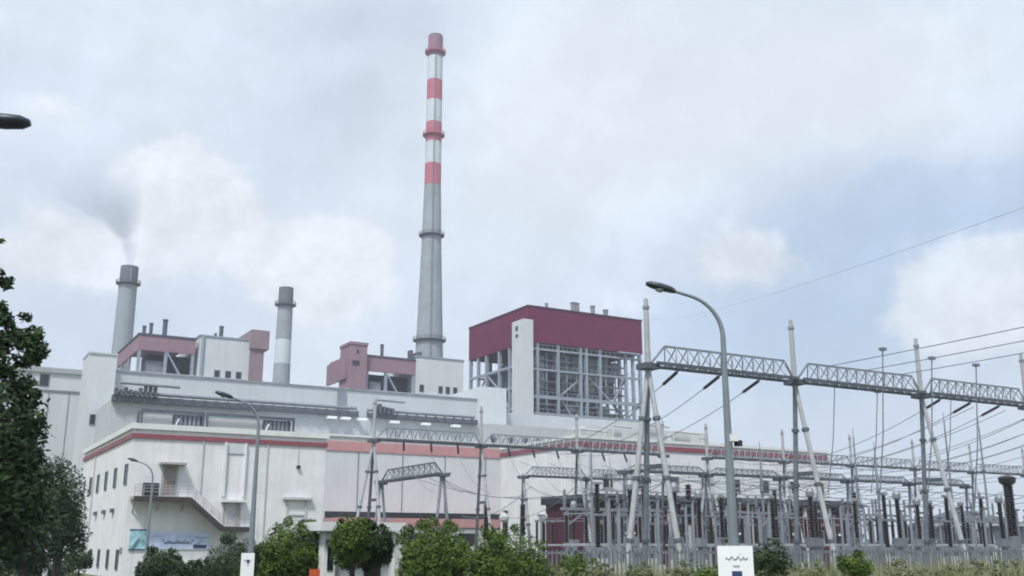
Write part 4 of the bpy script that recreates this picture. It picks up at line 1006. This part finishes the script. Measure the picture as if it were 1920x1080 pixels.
for i,(px,py,hw,d,lab,lm) in enumerate(tt):
    r = random.Random(40+i); top = atd(px,py,d).z; rad_ = hw/FPX*d*1.0; c = atd(px,1040,d)
    zc = top-rad_*1.0
    bl = ball(rad_,zc,r,8)
    if i in (6,7): bl += [(-.3*rad_,.1,zc-rad_*.75,rad_*.55),(.35*rad_,-.1,zc-rad_*.6,rad_*.5),(0,.2,zc-rad_*.9,rad_*.5)]
    else: bl += [(r.uniform(-.4,.4)*rad_,r.uniform(-.4,.4)*rad_,zc-rad_*.8,rad_*.75),(r.uniform(-.3,.3)*rad_,0,zc-rad_*1.5,rad_*.8)]
    tree('clipped_tree' if i>4 else 'bush', (c.x,c.y,0), bl, lab, 'tree' if i>4 else 'bush', int(22000*rad_**2 + (5000 if i in (6,7) else 2000)), .048, lm, ((.12,.2)[i-6] if i in (6,7) else .1, zc-rad_*.3), CG, 60+i, .5)
# pale shrubs on the bank and along the fence
sh = [(1075,1040,26,36,'leaf_g','dark green shrub at the fence left of the gantry legs'),(1440,1018,40,30,'leaf_d','dark green shrub right of the white pole sign'),
      (1602,1040,28,30,'leaf_g','loose green shrub at the fence right of the second gantry post'),(775,1064,30,30,'leaf_y','pale shrub at the foot of the round clipped trees'),
      (1120,1056,34,31,'leaf_y','pale straggly shrub at the foot of the nearest gantry'),(1290,1056,40,31,'leaf_y','pale low shrub between the gantry and the white pole sign'),
      (1045,1066,28,31,'leaf_y','small pale shrub right of the largest clipped tree'),
      (1200,1062,30,31,'leaf_y','pale shrub right under the nearest gantry post'),(1520,1058,36,31.5,'leaf_y','pale shrub between the second gantry post and the sign'),(1690,1060,40,32,'leaf_y','pale shrub under the third gantry post'),(1800,1052,44,32.2,'leaf_y','wide pale shrub before the low dark store'),(1885,1058,36,32,'leaf_y','pale shrub at the right edge of the fence'),(1330,1064,24,30,'leaf_g','small green shrub left of the white pole sign')]
for i,(px,py,hw,d,lm,lab) in enumerate(sh):
    r = random.Random(90+i); top = atd(px,py,d).z; rad_ = hw/FPX*d; c = atd(px,1040,d); zc = top-rad_*.8
    tree('shrub', (c.x,c.y,0), ball(rad_,zc,r,7,.6)+[(0,0,zc-rad_*.8,rad_*.8)], lab, 'shrub', 2600, .05, lm, (.05,zc), 'shrubs along the fence', 200+i, .25)
# grass on the bank
q = MB(); r = random.Random(5)
for _ in range(26000):
    x = r.uniform(15,54); y = r.uniform(24,32.8); z = 1.3+ .42*(y-24)/9; h = r.uniform(.15,.6)*(1 if r.random()<.75 else 1.9); a = r.uniform(0,6.28); w = .02
    e = min(1,(x-14)/6); z *= e
    dx,dy = math.cos(a)*w, math.sin(a)*w; lx,ly = r.uniform(-.15,.15), r.uniform(-.15,.15)
    q.quad((x-dx,y-dy,z),(x+dx,y+dy,z),(x+lx,y+ly,z+h))
o = q.build('grass', M['grass'], stuff=True)

# big dark trees on the left
def big(px, d, blobs_px, label, seed, n, size, lm='leaf_d', trunk=.25, group='dark trees on the left'):
    c = atd(px,1000,d); B = []
    for bx,by,br in blobs_px:
        q = atd(bx,by,d+random.Random(seed+bx).uniform(-1,1)*.6*br/FPX*d); B.append((q.x-c.x,q.y-c.y,q.z,br/FPX*d))
    tree('broadleaf_tree', (c.x,c.y,0), B, label, 'tree', n, size, lm, (trunk, B[0][2]), group, seed, .25)
rt = random.Random(12)
core = [(-30,800,92),(-48,650,66),(-10,890,80),(-10,960,80),(35,850,36),(20,920,60)]
tufts = [(rt.gauss(38,24),rt.gauss(640,50),rt.uniform(7,15)) for _ in range(34)]+[(rt.gauss(2,9),rt.gauss(545,30),rt.uniform(6,11)) for _ in range(10)]+[(rt.uniform(-5,62),rt.uniform(700,770),rt.uniform(8,14)) for _ in range(10)]+[(rt.uniform(40,76),rt.uniform(790,900),rt.uniform(9,15)) for _ in range(12)]+[(2,452,5),(0,510,7)]
tufts = [b for b in tufts if b[0]+b[2] < 92]
big(-40, 24, core+tufts, 'large dark leafy tree at the left edge, tallest of the trees', 301, 20000, .075)
big(112, 58, [(112,920,42),(105,880,24),(124,950,30),(95,960,44),(132,985,26),(112,1000,46),(78,930,38),(140,1010,20)], 'dark conical tree left of the white annex', 302, 9000, .10)
big(50, 50, [(50,960,50),(20,990,50),(70,1000,45),(40,930,34),(10,1020,45),(60,1040,34)], 'broad dark tree between the edge tree and the conical tree', 303, 9000, .10)
for k,(px,py,hw,d) in enumerate(((20,1035,44,70),(95,1045,40,72),(150,1050,22,80))):
    r = random.Random(500+k); top = atd(px,py-20,d).z; c = atd(px,1040,d); rad_ = hw/FPX*d
    tree('hedge_bush', (c.x,c.y,0), ball(rad_,top-rad_*.8,r,6,.7)+[(0,0,.6,rad_*.7)], ['low dark bush under the edge tree','low dark bush under the conical tree','low dark bush at the far corner of the white annex'][k], 'bush', 3000, .10, 'leaf_d', (.08,top-rad_), 'low bushes by the road', 520+k, .3)
tr = atd(87,1050,55); tag(MB().tube([(tr.x,tr.y,0),(tr.x,tr.y,3.6)],.11,8).build('marker_post', M['cab'], origin=(tr.x,tr.y,0)), 'thin pale post standing among the dark trees on the left', 'post')

# distant tree belt along the horizon
q = MB(); r = random.Random(77)
for k in range(1300):
    a = R(-12)+r.random()*R(105); d = r.uniform(420,560); x = d*math.sin(a+0); y = d*math.cos(a); 
    if y < 330 and x < 260: continue
    h = 5+4.5*math.sin(a*23)*math.sin(a*7)+r.uniform(-2,2.5); z = r.uniform(0,h)
    for _ in range(10):
        p = Vector((x+r.uniform(-7,7),y+r.uniform(-7,7),max(.3,z+r.uniform(-2,2)))); s = r.uniform(.6,1.5); u = Vector((r.uniform(-1,1),r.uniform(-1,1),r.uniform(-.5,.5))).normalized(); w2 = u.cross(Vector((r.uniform(-1,1),r.uniform(-1,1),1))).normalized()
        q.quad(p-u*s,p-w2*s*.6,p+u*s,p+w2*s*.6)
o = q.build('distant_trees', M['far'], stuff=True)

# ------------------------------------------------------------------ haze
hz = MB().box(-2700,-2700,-1,2700,2700,235).build('haze', M['haze']); hz['kind'] = 'stuff'
